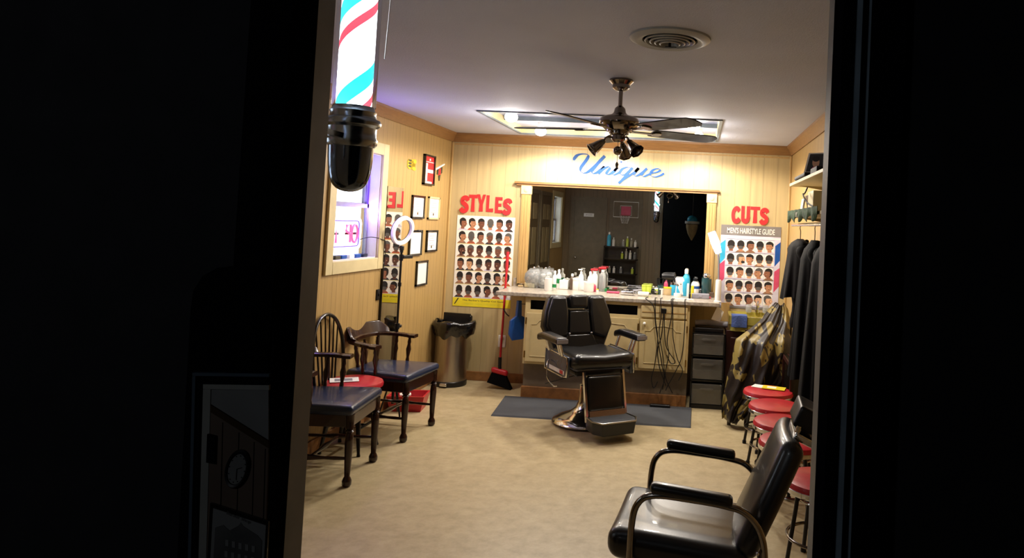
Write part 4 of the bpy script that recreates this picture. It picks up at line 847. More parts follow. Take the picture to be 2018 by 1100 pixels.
# ---------------------------------------------------------------- left side chairs
def turned(h, r=.02):
    return [(r * .9, 0), (r * 1.25, .012), (r * 1.3, .035), (r * .95, .052), (r * .75, .06), (r * .95, h * .35), (r * 1.15, h * .62), (r * 1.0, h * .72), (r * .75, h * .745), (r * 1.25, h * .765), (r * .8, h * .79), (r * 1.25, h * .81), (r * 1.05, h * .84), (r * 1.15, h)]
def captain(label, loc, rz):
    e = thing('captain_chair', label, 'chair', loc, rz, 'captain chairs with blue seats')
    MB().rbox((0, 0, .445), (.47, .50, .06), .026, n=4, fn=lambda p: (p.x * (1 - .10 * p.y / .25), p.y, p.z - .0 + .012 * (p.z > 0) * (1 - (p.x / .235) ** 2) * (1 - (p.y / .25) ** 2))).build('seat_cushion', 'navy_vinyl', e)
    MB().prism([(-.225, .345), (.225, .345), (.225, .418), (-.225, .418)], -.235, -.215).box(-.225, -.205, -.235, .22, .345, .418).box(.205, .225, -.235, .22, .345, .418).box(-.21, .21, .20, .22, .345, .418).build('seat_frame', 'dark_wood', e, bevel=.004)
    for sx in (-1, 1):
        MB().lathe(turned(.42, .021), (sx * .215, -.225, 0), 18).build('leg', 'dark_wood', e)
        MB().lathe(turned(.42, .018), (0, 0, 0), 18, mat=Matrix.Translation((sx * .20, .24, 0)) @ Matrix.Rotation(.06, 4, 'X')).build('leg', 'dark_wood', e)
        st = [(.008, 0), (.011, .06), (.009, .10), (.018, .2), (.009, .3), (.011, .36), (.008, .44)]
        MB().lathe(st, n=12, mat=Matrix.Translation((sx * .208, .215, .16)) @ Matrix.Rotation(PI / 2, 4, 'X')).build('stretcher', 'dark_wood', e)
    MB().lathe([(.008, 0), (.011, .06), (.009, .10), (.018, .2), (.009, .3), (.011, .36), (.008, .41)], n=12, mat=Matrix.Translation((-.205, 0, .16)) @ Matrix.Rotation(PI / 2, 4, 'Y')).build('stretcher', 'dark_wood', e)
    # horseshoe arm
    P = smooth([(-.275, -.03, .660), (-.27, .03, .662), (-.262, .10, .668), (-.20, .22, .675), (-.08, .262, .68), (.08, .262, .68), (.20, .22, .675), (.262, .10, .668), (.27, .03, .662), (.275, -.03, .660)], 6); n = len(P); vs = []; fs = []
    for i, p in enumerate(P):
        t = (P[min(i + 1, n - 1)] - P[max(i - 1, 0)]).normalized(); nn = Vector((-t.y, t.x, 0)); f = i / (n - 1); wd = .026 + (.012 if (f < .1 or f > .9) else 0) * 1
        for a, b_ in ((wd, -.012), (wd, .008), (wd * .6, .014), (-wd * .6, .014), (-wd, .008), (-wd, -.012)): vs.append(p + nn * a + Vector((0, 0, b_)))
    for i in range(n - 1):
        for k in range(6): fs.append((i * 6 + k, i * 6 + (k + 1) % 6, (i + 1) * 6 + (k + 1) % 6, (i + 1) * 6 + k))
    fs += [tuple(reversed(range(6))), tuple(range((n - 1) * 6, n * 6))]
    MB().add(vs, fs).build('arm_rail', 'dark_wood', e, sharp=30)
    # crest on the rail
    Q = smooth([(-.235, .17, 0), (-.17, .24, 0), (0, .275, 0), (.17, .24, 0), (.235, .17, 0)], 6); n = len(Q); vs = []; fs = []
    for i, p in enumerate(Q):
        f = abs(2 * i / (n - 1) - 1); hh = .085 if f < .62 else .085 - .070 * ((f - .62) / .38) ** .8
        t = (Q[min(i + 1, n - 1)] - Q[max(i - 1, 0)]).normalized(); nn = Vector((-t.y, t.x, 0)); lean = nn * .03
        for a, b_, l in ((.012, .688, 0), (.010, .688 + hh, 1), (-.010, .688 + hh, 1), (-.012, .688, 0)): vs.append(Vector((p.x, p.y, b_)) + nn * a + lean * l)
    for i in range(n - 1):
        for k in range(4): fs.append((i * 4 + k, i * 4 + (k + 1) % 4, (i + 1) * 4 + (k + 1) % 4, (i + 1) * 4 + k))
    fs += [(3, 2, 1, 0), tuple(range((n - 1) * 4, n * 4))]
    MB().add(vs, fs).build('backrest', 'dark_wood', e, bevel=.004)
    for (x, y) in ((-.268, .01), (.268, .01), (-.258, .13), (.258, .13), (-.15, .235), (.15, .235), (0, .255)):
        MB().lathe([(.011, 0), (.014, .03), (.010, .05), (.019, .11), (.011, .15), (.014, .165), (.010, .19), (.011, .205)], n=14, mat=Matrix.Translation((x * .84, y * .86, .452)) @ Matrix.Rotation(math.copysign(.12, x) if abs(x) > .01 else 0, 4, 'Y') @ Matrix.Rotation(-.10 * (y > .2), 4, 'X')).build('spindle', 'dark_wood', e)
    return e
captain('captain chair with blue seat nearest the doorway, by the left jamb', (.262, 4.26, 0), PI / 2 + .10)
captain('captain chair with blue seat and low curved back, nearer the bin', (.278, 5.155, 0), PI / 2 - .09)
# hoop-back chair with red round cushion
e = thing('windsor_chair', 'black hoop-back chair with spindles standing between the two captain chairs', 'chair', (.20, 4.70, 0), PI / 2)
MB().lathe([(.0, .425), (.17, .425), (.185, .415), (.185, .40), (.165, .388), (0, .388)], n=32, caps=False).build('seat', 'black_wood', e)
MB().lathe([(.0, .47), (.16, .468), (.192, .458), (.198, .445), (.196, .428), (.0, .4255)], n=40, caps=False).build('seat_cushion', 'red_vinyl', e)
for k in range(4):
    a = PI / 4 + k * PI / 2; q = [(math.cos(a) * r, math.sin(a) * r, z) for r, z in ((.11, .39), (.135, .28), (.165, .12), (.185, .02), (.188, 0))]
    MB().tube(q, [.012, .018, .014, .010, .013], 12).build('leg', 'black_wood', e)
MB().tube([(-.11, -.11, .17), (.11, -.11, .17)], .009, 8).tube([(-.11, .11, .17), (.11, .11, .17)], .009, 8).tube([(0, -.11, .17), (0, .11, .17)], .009, 8).build('stretcher', 'black_wood', e)
HS = -.07
hoop = [(-.175, .125, .42), (-.195, .14, .60), (-.185, .155, .78), (-.12, .17, .92), (0, .175, .975), (.12, .17, .92), (.185, .155, .78), (.195, .14, .60), (.175, .125, .42)]
hoop = [(a_ + HS, b_, .42 + (c_ - .42) * .88) for a_, b_, c_ in hoop]
MB().tube(smooth(hoop, 6), .0125, 10).build('back_hoop', 'black_wood', e)
for k in range(6):
    x = -.125 + .05 * k; zt = .975 - .75 * (abs(x * 1.15)) ** 2 * 4.0
    zt = .42 + (zt - .42) * .88; MB().tube([(x * .75 + HS, .14, .42), (x * 1.15 + HS, .168, zt)], [.007, .005], 8).build('spindle', 'black_wood', e)
p = at(668, 750, 'z', .473)
o = MB().box(-.09, .09, -.065, .065, 0, .003).box(-.06, .05, -.04, .03, .003, .0036, 1).build('magazine', ['paper', 'gray_plastic']); tag(o, 'open white magazine on the red round seat between the chairs', 'magazine', loc=(.16, 4.66, .4715), rz=.5)
# red basket on floor
e = thing('plastic_basket', 'red plastic basket with white papers under the second captain chair', 'basket', (.17, 5.75, 0), .15)
bk = MB(); 
for (a, b_, z) in ((.13, .10, 0), (.155, .12, .13)): pass
vb = [(x * .12, y * .09, 0) for x, y in ((-1, -1), (1, -1), (1, 1), (-1, 1))] + [(x * .15, y * .12, .13) for x, y in ((-1, -1), (1, -1), (1, 1), (-1, 1))] + [(x * .135, y * .105, .13) for x, y in ((-1, -1), (1, -1), (1, 1), (-1, 1))] + [(x * .11, y * .08, .01) for x, y in ((-1, -1), (1, -1), (1, 1), (-1, 1))]
bk.add(vb, [(3, 2, 1, 0)] + [(i, (i + 1) % 4, 4 + (i + 1) % 4, 4 + i) for i in range(4)] + [(4 + i, 4 + (i + 1) % 4, 8 + (i + 1) % 4, 8 + i) for i in range(4)] + [(8 + i, 8 + (i + 1) % 4, 12 + (i + 1) % 4, 12 + i) for i in range(4)] + [(12, 13, 14, 15)]).build('tub', 'red_plastic', e)
cc = MB(); rr = random.Random(5)
for k in range(7): cc.rbox((rr.uniform(-.06, .06), rr.uniform(-.04, .04), .03 + k * .014), (.09, .06, .012), .004, n=2, m=2, mat=Matrix.Rotation(rr.uniform(-.5, .5), 4, 'Z'))
cc.build('contents', 'paper', e)
# ring light on a stand
e = thing('ring_light', 'white ring light on a black stand with phone clamp, behind the captain chairs', 'ring light', (.135, 5.52, 0), math.radians(72))
for k in range(3):
    a = k * 2 * PI / 3 + .3; MB().tube([(0, 0, .38), (math.cos(a) * .10, math.sin(a) * .10, .012)], .007, 8).build('tripod_leg', 'black_plastic', e)
MB().cyl((0, 0, .10), .012, .62).cyl((0, 0, .70), .009, .62).build('pole', 'black_plastic', e)
MB().cyl((0, 0, .69), .019, .045).rbox((.03, 0, .71), (.03, .02, .025), .006).cyl((0, 0, 1.03), .014, .03).build('clamp_collar', 'black_plastic', e)
PR = Matrix.Translation((0, -.0, 1.475)) @ Matrix.Rotation(math.radians(12), 4, 'X') @ Matrix.Rotation(PI / 2, 4, 'X')
MB().lathe([(.088, -.010), (.091, .012), (.116, .012), (.120, -.010), (.088, -.010)], n=48, caps=False, mat=PR).build('ring', 'ring_plastic', e)
MB().lathe([(.087, -.014), (.121, -.014), (.121, -.009), (.087, -.009), (.087, -.014)], n=48, caps=False, mat=PR).build('ring_rim', 'black_plastic', e)
MB().tube([(0, 0, 1.30), (0, .0, 1.345)], .014, 10).rbox((.0, .0, 1.335), (.03, .03, .04), .008).build('tilt_joint', 'black_plastic', e)
MB().rbox((.055, -.01, 1.265), (.11, .03, .028), .006).cyl((0, 0, 1.235), .016, .05).build('phone_clamp', 'black_plastic', e)
MB().tube([(.10, 0, 1.47), (.14, -.03, 1.475)], .004, 6).rbox((.155, -.03, 1.475), (.035, .02, .018), .005).build('phone_holder', 'black_plastic', e)
# ---------------------------------------------------------------- bin and broom
e = thing('trash_can', 'steel pedal bin lined with a black bag in the back left corner', 'trash can', (.185, 6.68, 0), -.1)
MB().lathe([(.158, 0), (.16, .008), (.16, .045), (.155, .05)], n=40).build('foot_ring', 'black_plastic', e)
MB().lathe([(.152, .045), (.152, .55)], n=40).build('can_body', 'steel', e)
MB().rbox((.02, -.165, .03), (.07, .05, .03), .010).build('pedal', 'chrome', e)
bg = MB(); n = 48; vs = []; fs = []; rg = random.Random(2)
prof = [(.150, .60), (.165, .612), (.178, .59), (.176, .545), (.170, .50), (.163, .47)]
for i, (r, z) in enumerate(prof):
    for k in range(n): a = 2 * PI * k / n; rr_ = r * (1 + .05 * math.sin(5 * a + i) + .035 * math.sin(13 * a + 2 * i) + rg.uniform(-.012, .012)); bulge = .05 * max(0, math.cos(a - .1)) ** 3 * (i > 0 and i < 5); vs.append(((rr_ + bulge) * math.cos(a), (rr_) * math.sin(a), z + .012 * math.sin(4 * a + i) + (.014 * math.sin(9 * a) if i == 5 else 0)))
for i in range(len(prof) - 1):
    for k in range(n): fs.append((i * n + k, (i + 1) * n + k, (i + 1) * n + (k + 1) % n, i * n + (k + 1) % n))
bg.add(vs, fs).build('bin_bag', 'bag_plastic', e, sharp=180)
MB().box(-.145, .125, .10, .125, .55, .665).rbox((0, .13, .60), (.27, .05, .10), .015).build('lid', 'black_plastic', e)
MB().lathe([(0, .50), (.15, .50)], n=32, caps=False).build('rubbish', 'bag_plastic', e)
e = thing('broom', 'red-handled angled broom leaning on the back wall beside the counter', 'broom', (.68, 6.62, 0))
MB().tube([(-.005, .02, .21), (-.035, .20, 1.27)], .011, 12).build('handle', 'red_plastic', e)
MB().tube([(-.030, .172, 1.10), (-.036, .203, 1.285)], .015, 12).build('grip', 'red_plastic', e)
MB().tube([(-.009, .03, .29), (-.005, .02, .21), (0, .012, .175)], .017, 10).build('ferrule', 'black_plastic', e)
MB().rbox((0, .01, .160), (.16, .06, .055), .024, fn=lambda p: (p.x, p.y, p.z - .2 * p.x)).build('broom_cap', 'red_plastic', e)
b = MB(); tp = [(-.070, -.018), (.066, -.018), (.066, .03), (-.070, .03)]; bt = [(-.105, -.035), (.125, -.035), (.125, .045), (-.105, .045)]
b.add([(x, y, .135 - .2 * x) for x, y in tp] + [(x, y, .035 - .25 * x if x < 0 else .0) for x, y in bt], [(0, 1, 2, 3), (7, 6, 5, 4)] + [(i, i + 4, (i + 1) % 4 + 4, (i + 1) % 4) for i in range(4)]).build('bristles', 'black_cloth', e)
MB().tube([(-.02, .10, .74), (.02, .06, .70), (.05, .05, .68)], .006, 6).build('hook', 'black_plastic', e)
# ---------------------------------------------------------------- right back corner: drawers, sink, stuff
e = thing('drawer_tower', 'dark three-drawer plastic tower beside the cream cabinet', 'drawers', (2.635, 6.36, 0))
f = MB(); f.box(-.148, -.138, 0, .38, 0.02, .665).box(.138, .148, 0, .38, 0.02, .665).box(-.148, .148, .37, .38, 0.02, .665)
for z in (.02, .24, .46, .655): f.box(-.148, .148, 0, .38, z, z + .014)
f.box(-.148, .148, 0, .38, 0, .02); f.build('frame', 'black_plastic', e)
for k, z in enumerate((.036, .256, .476)):
    d = MB().rbox((0, .0, z + .095), (.27, .02, .178), .006).rbox((0, -.014, z + .14), (.12, .014, .02), .004).build('drawer', 'drawer_plastic', e)
    MB().box(-.125, .125, .02, .34, z + .006, z + (.13 if k == 0 else .08)).build('contents', 'pale_trim' if k == 0 else 'frosted', d)
o = MB().rbox((0, 0, .02), (.26, .30, .04), .008).build('flat_case', 'black_plastic'); tag(o, 'flat black case lying on top of the drawer tower', 'case', loc=(2.635, 6.56, .67))
o = MB().tube(smooth([(-.15, 0, 0), (-.05, .01, .004), (.05, 0, 0), (.15, -.01, .0)], 5), .028, 14).build('rolled_mat', 'gray_plastic'); tag(o, 'grey roll lying on the flat black case', 'roll', loc=(2.655, 6.50, .741))
o = MB().prism([(-.05, -.04), (.03, -.06), (.06, .03), (.0, .08)], -.01, .012).build('paper_bag', 'paper'); tag(o, 'crumpled pale packet leaning above the grey roll', 'packet', loc=(2.70, 6.44, .83))
e = thing('sink_cabinet', 'dark maroon cupboard carrying the yellow sink', 'cabinet', (3.08, 6.42, 0))
MB().box(-.29, .27, 0, .47, 0, .70).build('carcass', 'maroon_wood', e, bevel=.003)
d = MB().box(-.25, .0, -.016, 0, .05, .64).build('door', 'maroon_wood', e, bevel=.004); MB().tube([(-.20, -.02, .60), (-.16, -.03, .60), (-.12, -.02, .60)], .005, 8).build('handle', 'brass', d)
d = MB().box(.01, .26, -.016, 0, .05, .64).build('door', 'maroon_wood', e, bevel=.004); MB().tube([(.04, -.02, .60), (.08, -.03, .60), (.12, -.02, .60)], .005, 8).build('handle', 'brass', d)
e = thing('wash_sink', 'yellow ceramic sink basin with raised rim on the maroon cupboard', 'sink', (3.09, 6.61, .70))
k_ = MB(); a, b_ = .27, .22
vo = []
for (sx, sy, z) in ((a, b_, .0), (a, b_, .055), (a * 1.03, b_ * 1.03, .06), (a * 1.03, b_ * 1.03, .13), (a * .92, b_ * .88, .13), (a * .85, b_ * .8, .04)):
    vo.append([(p[0] , p[2], z) for p in rrect(sx, sy, .06)])
n = len(vo[0]); k_.add([q for r_ in vo for q in r_], [(i * n + k, (i + 1) * n + k, (i + 1) * n + (k + 1) % n, i * n + (k + 1) % n) for i in range(5) for k in range(n)] + [tuple(reversed(range(5 * n, 6 * n))), tuple(range(n))])
k_.build('basin', 'sink_ceramic', e)
fc = MB().cyl((0, .175, .13), .02, .03).tube(smooth([(0, .175, .15), (0, .17, .22), (0, .10, .235), (0, .05, .20)], 5), .010, 10).build('faucet', 'chrome', e)
for s_ in (-1, 1): MB().lathe([(.022, .13), (.030, .15), (.028, .20), (.02, .205)], (s_ * .08, .175, 0), 14).build('tap_handle', 'clear_plastic', e)
o = MB().rbox((0, 0, 0), (.14, .10, .012), .005, fn=lambda p: (p.x, p.y, p.z)).rbox((0, -.052, -.05), (.14, .012, .11), .005, fn=lambda p: (p.x, p.y + .006 * math.sin(p.x * 50), p.z)).build('blue_cloth', 'towel_blue'); tag(o, 'blue cloth hung over the left front rim of the yellow sink', 'cloth', loc=(2.90, 6.428, .841))
o = MB().box(-.04, .04, -.012, .012, 0, .20).build('wood_block', 'tan_trim'); tag(o, 'small upright tan board left of the yellow sink', 'board', loc=(2.775, 6.66, .715))
bpy.data.objects['wood_block'].location = (2.79, 6.86, .70)
# ---------------------------------------------------------------- draped cape on a chair
e = thing('wooden_chair', 'brown wooden chair hidden under the printed cape', 'chair', (3.10, 6.02, 0), .0)
for (x, y) in ((-.14, -.10), (.14, -.10), (-.14, .20), (.14, .20)): MB().box(x - .015, x + .015, y - .015, y + .015, 0, .44 if y < 0 else .74).build('leg', 'dark_wood', e)
MB().rbox((0, .05, .45), (.32, .36, .03), .008).build('seat', 'dark_wood', e); MB().rbox((0, .20, .66), (.26, .02, .12), .008).build('backrest', 'dark_wood', e)
MB().box(-.28 - .015, -.28 + .015, -.14, -.11, 0, .30).box(-.28, -.14, -.14, -.11, .26, .29).build('side_brace', 'dark_wood', e)
rows = [(.985, 3.19, 3.28, 6.16), (.93, 3.13, 3.31, 6.12), (.84, 3.05, 3.32, 6.02), (.76, 2.94, 3.31, 5.93), (.70, 2.85, 3.32, 5.85), (.60, 2.83, 3.32, 5.81), (.50, 2.82, 3.30, 5.79), (.40, 2.79, 3.28, 5.78), (.32, 2.78, 3.22, 5.78), (.24, 2.765, 3.10, 5.775), (.14, 2.755, 3.00, 5.77), (.05, 2.765, 2.93, 5.77)]
def interp(t):
    f = t * (len(rows) - 1); i = min(int(f), len(rows) - 2); u = f - i; return [rows[i][k] * (1 - u) + rows[i + 1][k] * u for k in range(4)]
NU, NV = 40, 44; vs = []; fs = []
for j_ in range(NV + 1):
    z, xa, xb, yy = interp(j_ / NV)
    for i in range(NU + 1):
        u = i / NU; x = xa + (xb - xa) * u
        y = yy + .028 * math.sin(u * 16 + z * 5) * min(1, (1 - z) * 3 + .2) + .012 * math.sin(u * 37 - z * 9) + .10 * (2 * u - 1) ** 2
        vs.append((x - 3.05, y - 5.98, z + .01 * math.sin(u * 9)))
for j_ in range(NV):
    for i in range(NU): q = j_ * (NU + 1) + i; fs.append((q, q + NU + 1, q + NU + 2, q + 1))
o = MB().add(vs, fs).build('salon_cape', 'cape', sharp=180)
sd = o.modifiers.new('solid', 'SOLIDIFY'); sd.thickness = .004
MC['cape_lining'] = M('cape_lining', '6E6276', .4)
tag(o, 'dark brown salon cape with gold tool print draped over a chair', 'cape', loc=(3.05, 5.98, 0))
# ---------------------------------------------------------------- coats on the rail under the shelves
def coat(label, x, y, ztop, zbot, wd, dp_, mat, rz, seed):
    e = thing('hanging_coat', label, 'coat', (x, y, ztop), rz, 'coats hanging on the rail'); r = random.Random(seed); ph = r.uniform(0, 6)
    Hh = ztop - zbot; vs = []; fs = []; N = 56; lv = [0, .03, .07, .14, .25, .4, .55, .7, .85, .97, 1.0]
    for i, f in enumerate(lv):
        z = -f * Hh; sw = wd * (.16 + .84 * min(1, f / .09) ** .6) * (1 + .10 * f); sd_ = dp_ * (.3 + .7 * min(1, f / .1)) * (1 + .65 * f)
        for k in range(N):
            a = 2 * PI * k / N; fo_ = 1 + .10 * f * math.sin(7 * a + ph) + .06 * f * math.sin(13 * a + 2 * ph + z * 3)
            vs.append((sw / 2 * math.cos(a) * fo_, sd_ / 2 * math.sin(a) * fo_, z - .03 + .015 * f * math.sin(3 * a + ph)))
    for i in range(len(lv) - 1):
        for k in range(N): fs.append((i * N + k, (i + 1) * N + k, (i + 1) * N + (k + 1) % N, i * N + (k + 1) % N))
    fs.append(tuple(range(N)))
    MB().add(vs, fs).build('body', mat, e, sharp=180)
    for s_ in (-1, 1):
        MB().tube(smooth([(s_ * wd * .40, 0, -.08), (s_ * wd * .52, -.02, -.22), (s_ * wd * .56, -.04, -.45), (s_ * wd * .54, -.05, -.66)], 5), [.05 + .012 * math.sin(k) for k in range(16)], 14).build('sleeve', mat, e)
    MB().tube(smooth([(0, 0, .06), (.02, 0, .045), (.0, 0, .02), (0, 0, -.04)], 4), .003, 6).tube([(-wd * .38, 0, -.08), (0, 0, -.035), (wd * .38, 0, -.08)], .005, 6).build('hanger', 'black_plastic', e)
    MB().tube([(-.06, -.03, -.045), (0, -.045, -.085), (.06, -.03, -.045)], .016, 10).build('collar', mat, e)
    return e
RX = 3.16
coat('brown-black jacket at the far end of the coat rail', RX + .04, 4.92, 1.60, 1.19, .30, .13, 'brown_cloth', PI / 2 + .1, 1)
coat('long black coat in the middle of the coat rail', RX + .07, 4.50, 1.60, .74, .29, .15, 'black_cloth', PI / 2 - .05, 2)
coat('black coat nearest the doorway on the rail', RX + .07, 4.07, 1.60, .70, .29, .15, 'black_cloth', PI / 2, 3)
o = MB().tube([(RX, 3.70, 1.665), (RX, 5.05, 1.665)], .011, 10).build('coat_rail', 'chrome'); tag(o, 'chrome coat rail fixed below the lower wall shelf', 'rail')
def shelf(label, z, y0, y1):
    e = thing('wall_shelf', label, 'shelf', (W, (y0 + y1) / 2, z)); L_ = (y1 - y0) / 2
    MB().box(-.25, 0, -L_, L_, -.010, .010).build('board', 'cream_paint', e, bevel=.002)
    for yy in (-L_ + .12, L_ - .12): MB().prism([(-.20, -.010), (0, -.010), (0, -.14), (-.015, -.14), (-.03, -.035)], yy - .006, yy + .006).build('bracket', 'pale_trim', e)
shelf('upper pale wall shelf above the coats', 1.945, 3.65, 5.02); shelf('lower pale wall shelf right above the coat rail', 1.725, 3.65, 5.02)
SZ = 1.955; LZ = 1.735
o = MB().rbox((0, 0, .013), (.24, .44, .026), .01).build('folded_cape', 'cap_black'); tag(o, 'folded flat black cloth on the upper shelf under the photo box', 'cloth', loc=(3.235, 4.50, SZ + .0))
e = thing('photo_box', 'pale box printed with a photo, standing on the upper shelf', 'box', (3.25, 4.40, SZ + .027), -.6)
MB().prism([(-.10, 0), (.08, 0), (.08, .125), (-.07, .125)], -.07, .07).build('carton', 'paper', e)
s_ = MB(); s_.flat([(-.085, .01), (.075, .01), (.075, .118), (-.06, .118)], -.0712, 0); s_.oval(-.02, .065, .024, .032, -.0716, 1); s_.oval(-.02, .088, .025, .018, -.0718, 2); s_.flat([(-.055, .012), (.02, .012), (.0, .038), (-.04, .038)], -.0718, 3); s_.build('photo_panel', ['print_dark', 'skin5', 'hair', 'pink_plastic'], e)
o = MB().rbox((0, 0, .02), (.20, .22, .04), .006).build('game_case', 'cap_black'); tag(o, 'black flat case at the near end of the upper shelf', 'case', loc=(3.24, 4.10, SZ))
o = MB().rbox((0, 0, .055), (.012, .10, .11), .002, mat=Matrix.Rotation(.12, 4, 'Y')).build('white_card', 'paper'); tag(o, 'white card standing at the far end of the lower shelf', 'card', loc=(3.19, 4.86, LZ))
o = MB().rbox((0, 0, .065), (.02, .13, .13), .003, mat=Matrix.Rotation(-.2, 4, 'Y')).build('dark_book', 'maroon_wood'); tag(o, 'dark maroon book leaning beside the white card', 'book', loc=(3.235, 4.72, LZ + .002))
o = MB().rbox((0, 0, .07), (.14, .20, .14), .005).build('cream_carton', 'cream_paint'); tag(o, 'cream carton in the middle of the lower shelf', 'box', loc=(3.25, 4.42, LZ))
o = MB().tube(smooth([(3.17, 4.50, 1.90), (3.15, 4.47, 1.86), (3.13, 4.40, 1.85), (3.14, 4.30, 1.80), (3.16, 4.18, 1.77)], 5), .005, 6).build('black_strap', 'cable'); tag(o, 'looped black cord hanging between the two wall shelves', 'cord')
e = thing('green_banner', 'dark green banner lettered UPC hung along the lower shelf edge', 'banner', (W - .256, 4.36, 1.705), -PI / 2)
b = MB(); vs = []; fs = []; N = 50
for i in range(N + 1):
    x = -.62 + 1.24 * i / N
    for z in (.055, -.01 - .018 * math.sin(i * .6)): vs.append((x, -.004 - .005 * math.sin(i * .9), z))
for i in range(N): fs.append((2 * i, 2 * i + 1, 2 * i + 3, 2 * i + 2))
b.add(vs, fs); bo = b.build('cloth_band', 'garland_green', e, sharp=180); mm = bo.modifiers.new('s', 'SOLIDIFY'); mm.thickness = .003
tx = MB(); text(tx, 'UPC', -.12, .020, .030, -.0135, 0); tx.build('letters', 'white_plastic', e)
# framed boards leaning by the wall behind the stools
for k, (y, lb_) in enumerate(((5.78, 'dark framed board leaning on the right wall, farthest of three'), (5.68, 'dark framed board leaning on the right wall, middle of three'), (5.58, 'dark framed board leaning on the right wall, nearest of three'))):
    e = thing('leaning_frame', lb_, 'frame', (3.330 - .040 * k, y, 0), 0, 'framed boards leaning on the right wall'); mt = Matrix.Rotation(math.radians(-5), 4, 'X') @ Matrix.Rotation(.03, 4, 'Y')
    MB().box(-.012, .012, -.25, .25, 0, .62).build('board', 'black_wood', e)
    MB().box(-.022, -.012, -.25, .25, .59, .62).box(-.022, -.012, -.25, -.22, 0, .62).box(-.022, -.012, .22, .25, 0, .62).build('moulding', 'maroon_wood', e)
# ---------------------------------------------------------------- barber pole by the doorway
e = thing('barber_pole', 'lit barber pole with chrome caps beside the doorway', 'barber pole', (1.672, 1.6, 1.66))
MB().lathe([(.0001, 0), (.010, .0008), (.020, .0035), (.028, .008), (.0345, .0145), (.0395, .0225), (.043, .032), (.0455, .044), (.0475, .060), (.049, .08), (.050, .105)], n=56).build('bottom_dome', 'pole_chrome', e)
MB().lathe([(.050, .105), (.056, .112), (.057, .122), (.053, .130), (.054, .150), (.062, .156), (.0635, .163), (.060, .170), (.052, .173), (.050, .182), (.0515, .188), (.047, .193), (.046, .200), (.01, .200)], n=48).build('lower_collar', 'collar_chrome', e)
MB().lathe([(.038, .200), (.038, .56)], n=40).build('striped_drum', 'stripe', e)
MB().lathe([(.0485, .200), (.0485, .56)], n=40, caps=False).build('glass_tube', 'clear_tube', e)
MB().lathe([(.05, .56), (.06, .565), (.063, .58), (.055, .60), (.052, .66), (.04, .70), (.015, .72), (0, .72)], n=40).build('top_cap', 'chrome', e)
MB().box(-.008, .008, -.270, -.045, .120, .132).box(-.008, .008, -.270, -.045, .575, .60).box(-.035, .035, -.272, -.260, .06, .66).build('wall_bracket', 'pole_chrome', e)
for o_ in e.children:
    pass
o = MB().tube([(1.742, 1.62, 2.43), (1.735, 1.62, 2.1), (1.73, 1.62, 1.98)], .0012, 5).build('pull_cord', 'white_cable'); tag(o, 'thin white cord hanging from the ceiling beside the barber pole', 'cord')
# ---------------------------------------------------------------- front part of the room (seen in the big mirror)
FI = FY1 + .008
def front(name, label, cat, x, z=0): return thing(name, label, cat, (x, FI, z), PI)
def trimdoor(n, x, w_, h_, sign=False):
    m = MB(); t = .06; m.box(x - w_ / 2 - t, x - w_ / 2, FI, FI + .02, 0, h_ + t).box(x + w_ / 2, x + w_ / 2 + t, FI, FI + .02, 0, h_ + t).box(x - w_ / 2, x + w_ / 2, FI, FI + .02, h_, h_ + t)
    r = S('door_%d' % n, m, 'front_trim'); MB().box(x - w_ / 2, x + w_ / 2, FI, FI + .012, 0.005, h_).build('door_leaf', 'front_trim', r); return r
r = trimdoor(2, .45, .52, 2.0); MB().ball((.25, FI + .05, .98), .022, 8).build('door_knob', 'chrome', r)
r2 = trimdoor(3, 1.11, .46, 2.0)
s_ = MB(); s_.box(-.09, .09, -.006, 0, -.03, .03); text(s_, 'PRIVATE', 0, 0, .022, -.0065, 1); o = s_.build('door_sign', ['white_plastic', 'text_dark']); tag(o, 'small white sign on the closed front door', 'sign', loc=(.45, FI + .013, 1.74), rz=PI)
e = thing('toy_basketball_hoop', 'toy basketball hoop with clear backboard hung on the front door', 'basketball hoop', (1.11, FI + .03, 1.86), PI)
f = MB(); f.tube([(-.22, 0, -.13), (.22, 0, -.13), (.22, 0, .14), (-.22, 0, .14)], .008, 6, closed=True).tube([(-.10, -.002, -.10), (.10, -.002, -.10), (.10, -.002, .07), (-.10, -.002, .07)], .007, 6, closed=True); f.build('backboard_lines', 'white_plastic', e)
MB().box(-.085, .085, .0, .004, -.09, .06).build('backboard_square', 'pink_plastic', e)
MB().tube([(.09 * math.cos(a), -.10 + .09 * math.sin(a), -.10) for a in [2 * PI * k / 20 for k in range(20)]], .005, 6, closed=True).build('rim', 'red_plastic', e)
nt_ = MB()
for k in range(12): a = 2 * PI * k / 12; nt_.tube([(.09 * math.cos(a), -.10 + .09 * math.sin(a), -.10), (.07 * math.cos(a + .3), -.10 + .07 * math.sin(a + .3), -.17), (.05 * math.cos(a), -.10 + .05 * math.sin(a), -.24)], .003, 4)
nt_.build('net', 'white_plastic', e)
e = thing('product_shelf', 'black shelf rack of hair products seen in the mirror', 'shelf', (1.09, 1.60, 0), PI)
f = MB(); 
for x in (-.29, .27): f.box(x, x + .02, -.12, .12, 0, 1.22)
f.box(-.29, .29, .11, .12, 0, 1.22).build('frame', 'black_wood', e)
SHV = (1.20, .99, .74, .50)
for z in SHV: MB().box(-.29, .29, -.12, .12, z, z + .02).build('shelf_board', 'black_wood', e)
rp = random.Random(9)
names = ['first', 'second', 'third', 'fourth', 'fifth', 'sixth']
lv = ['top', 'second', 'third']
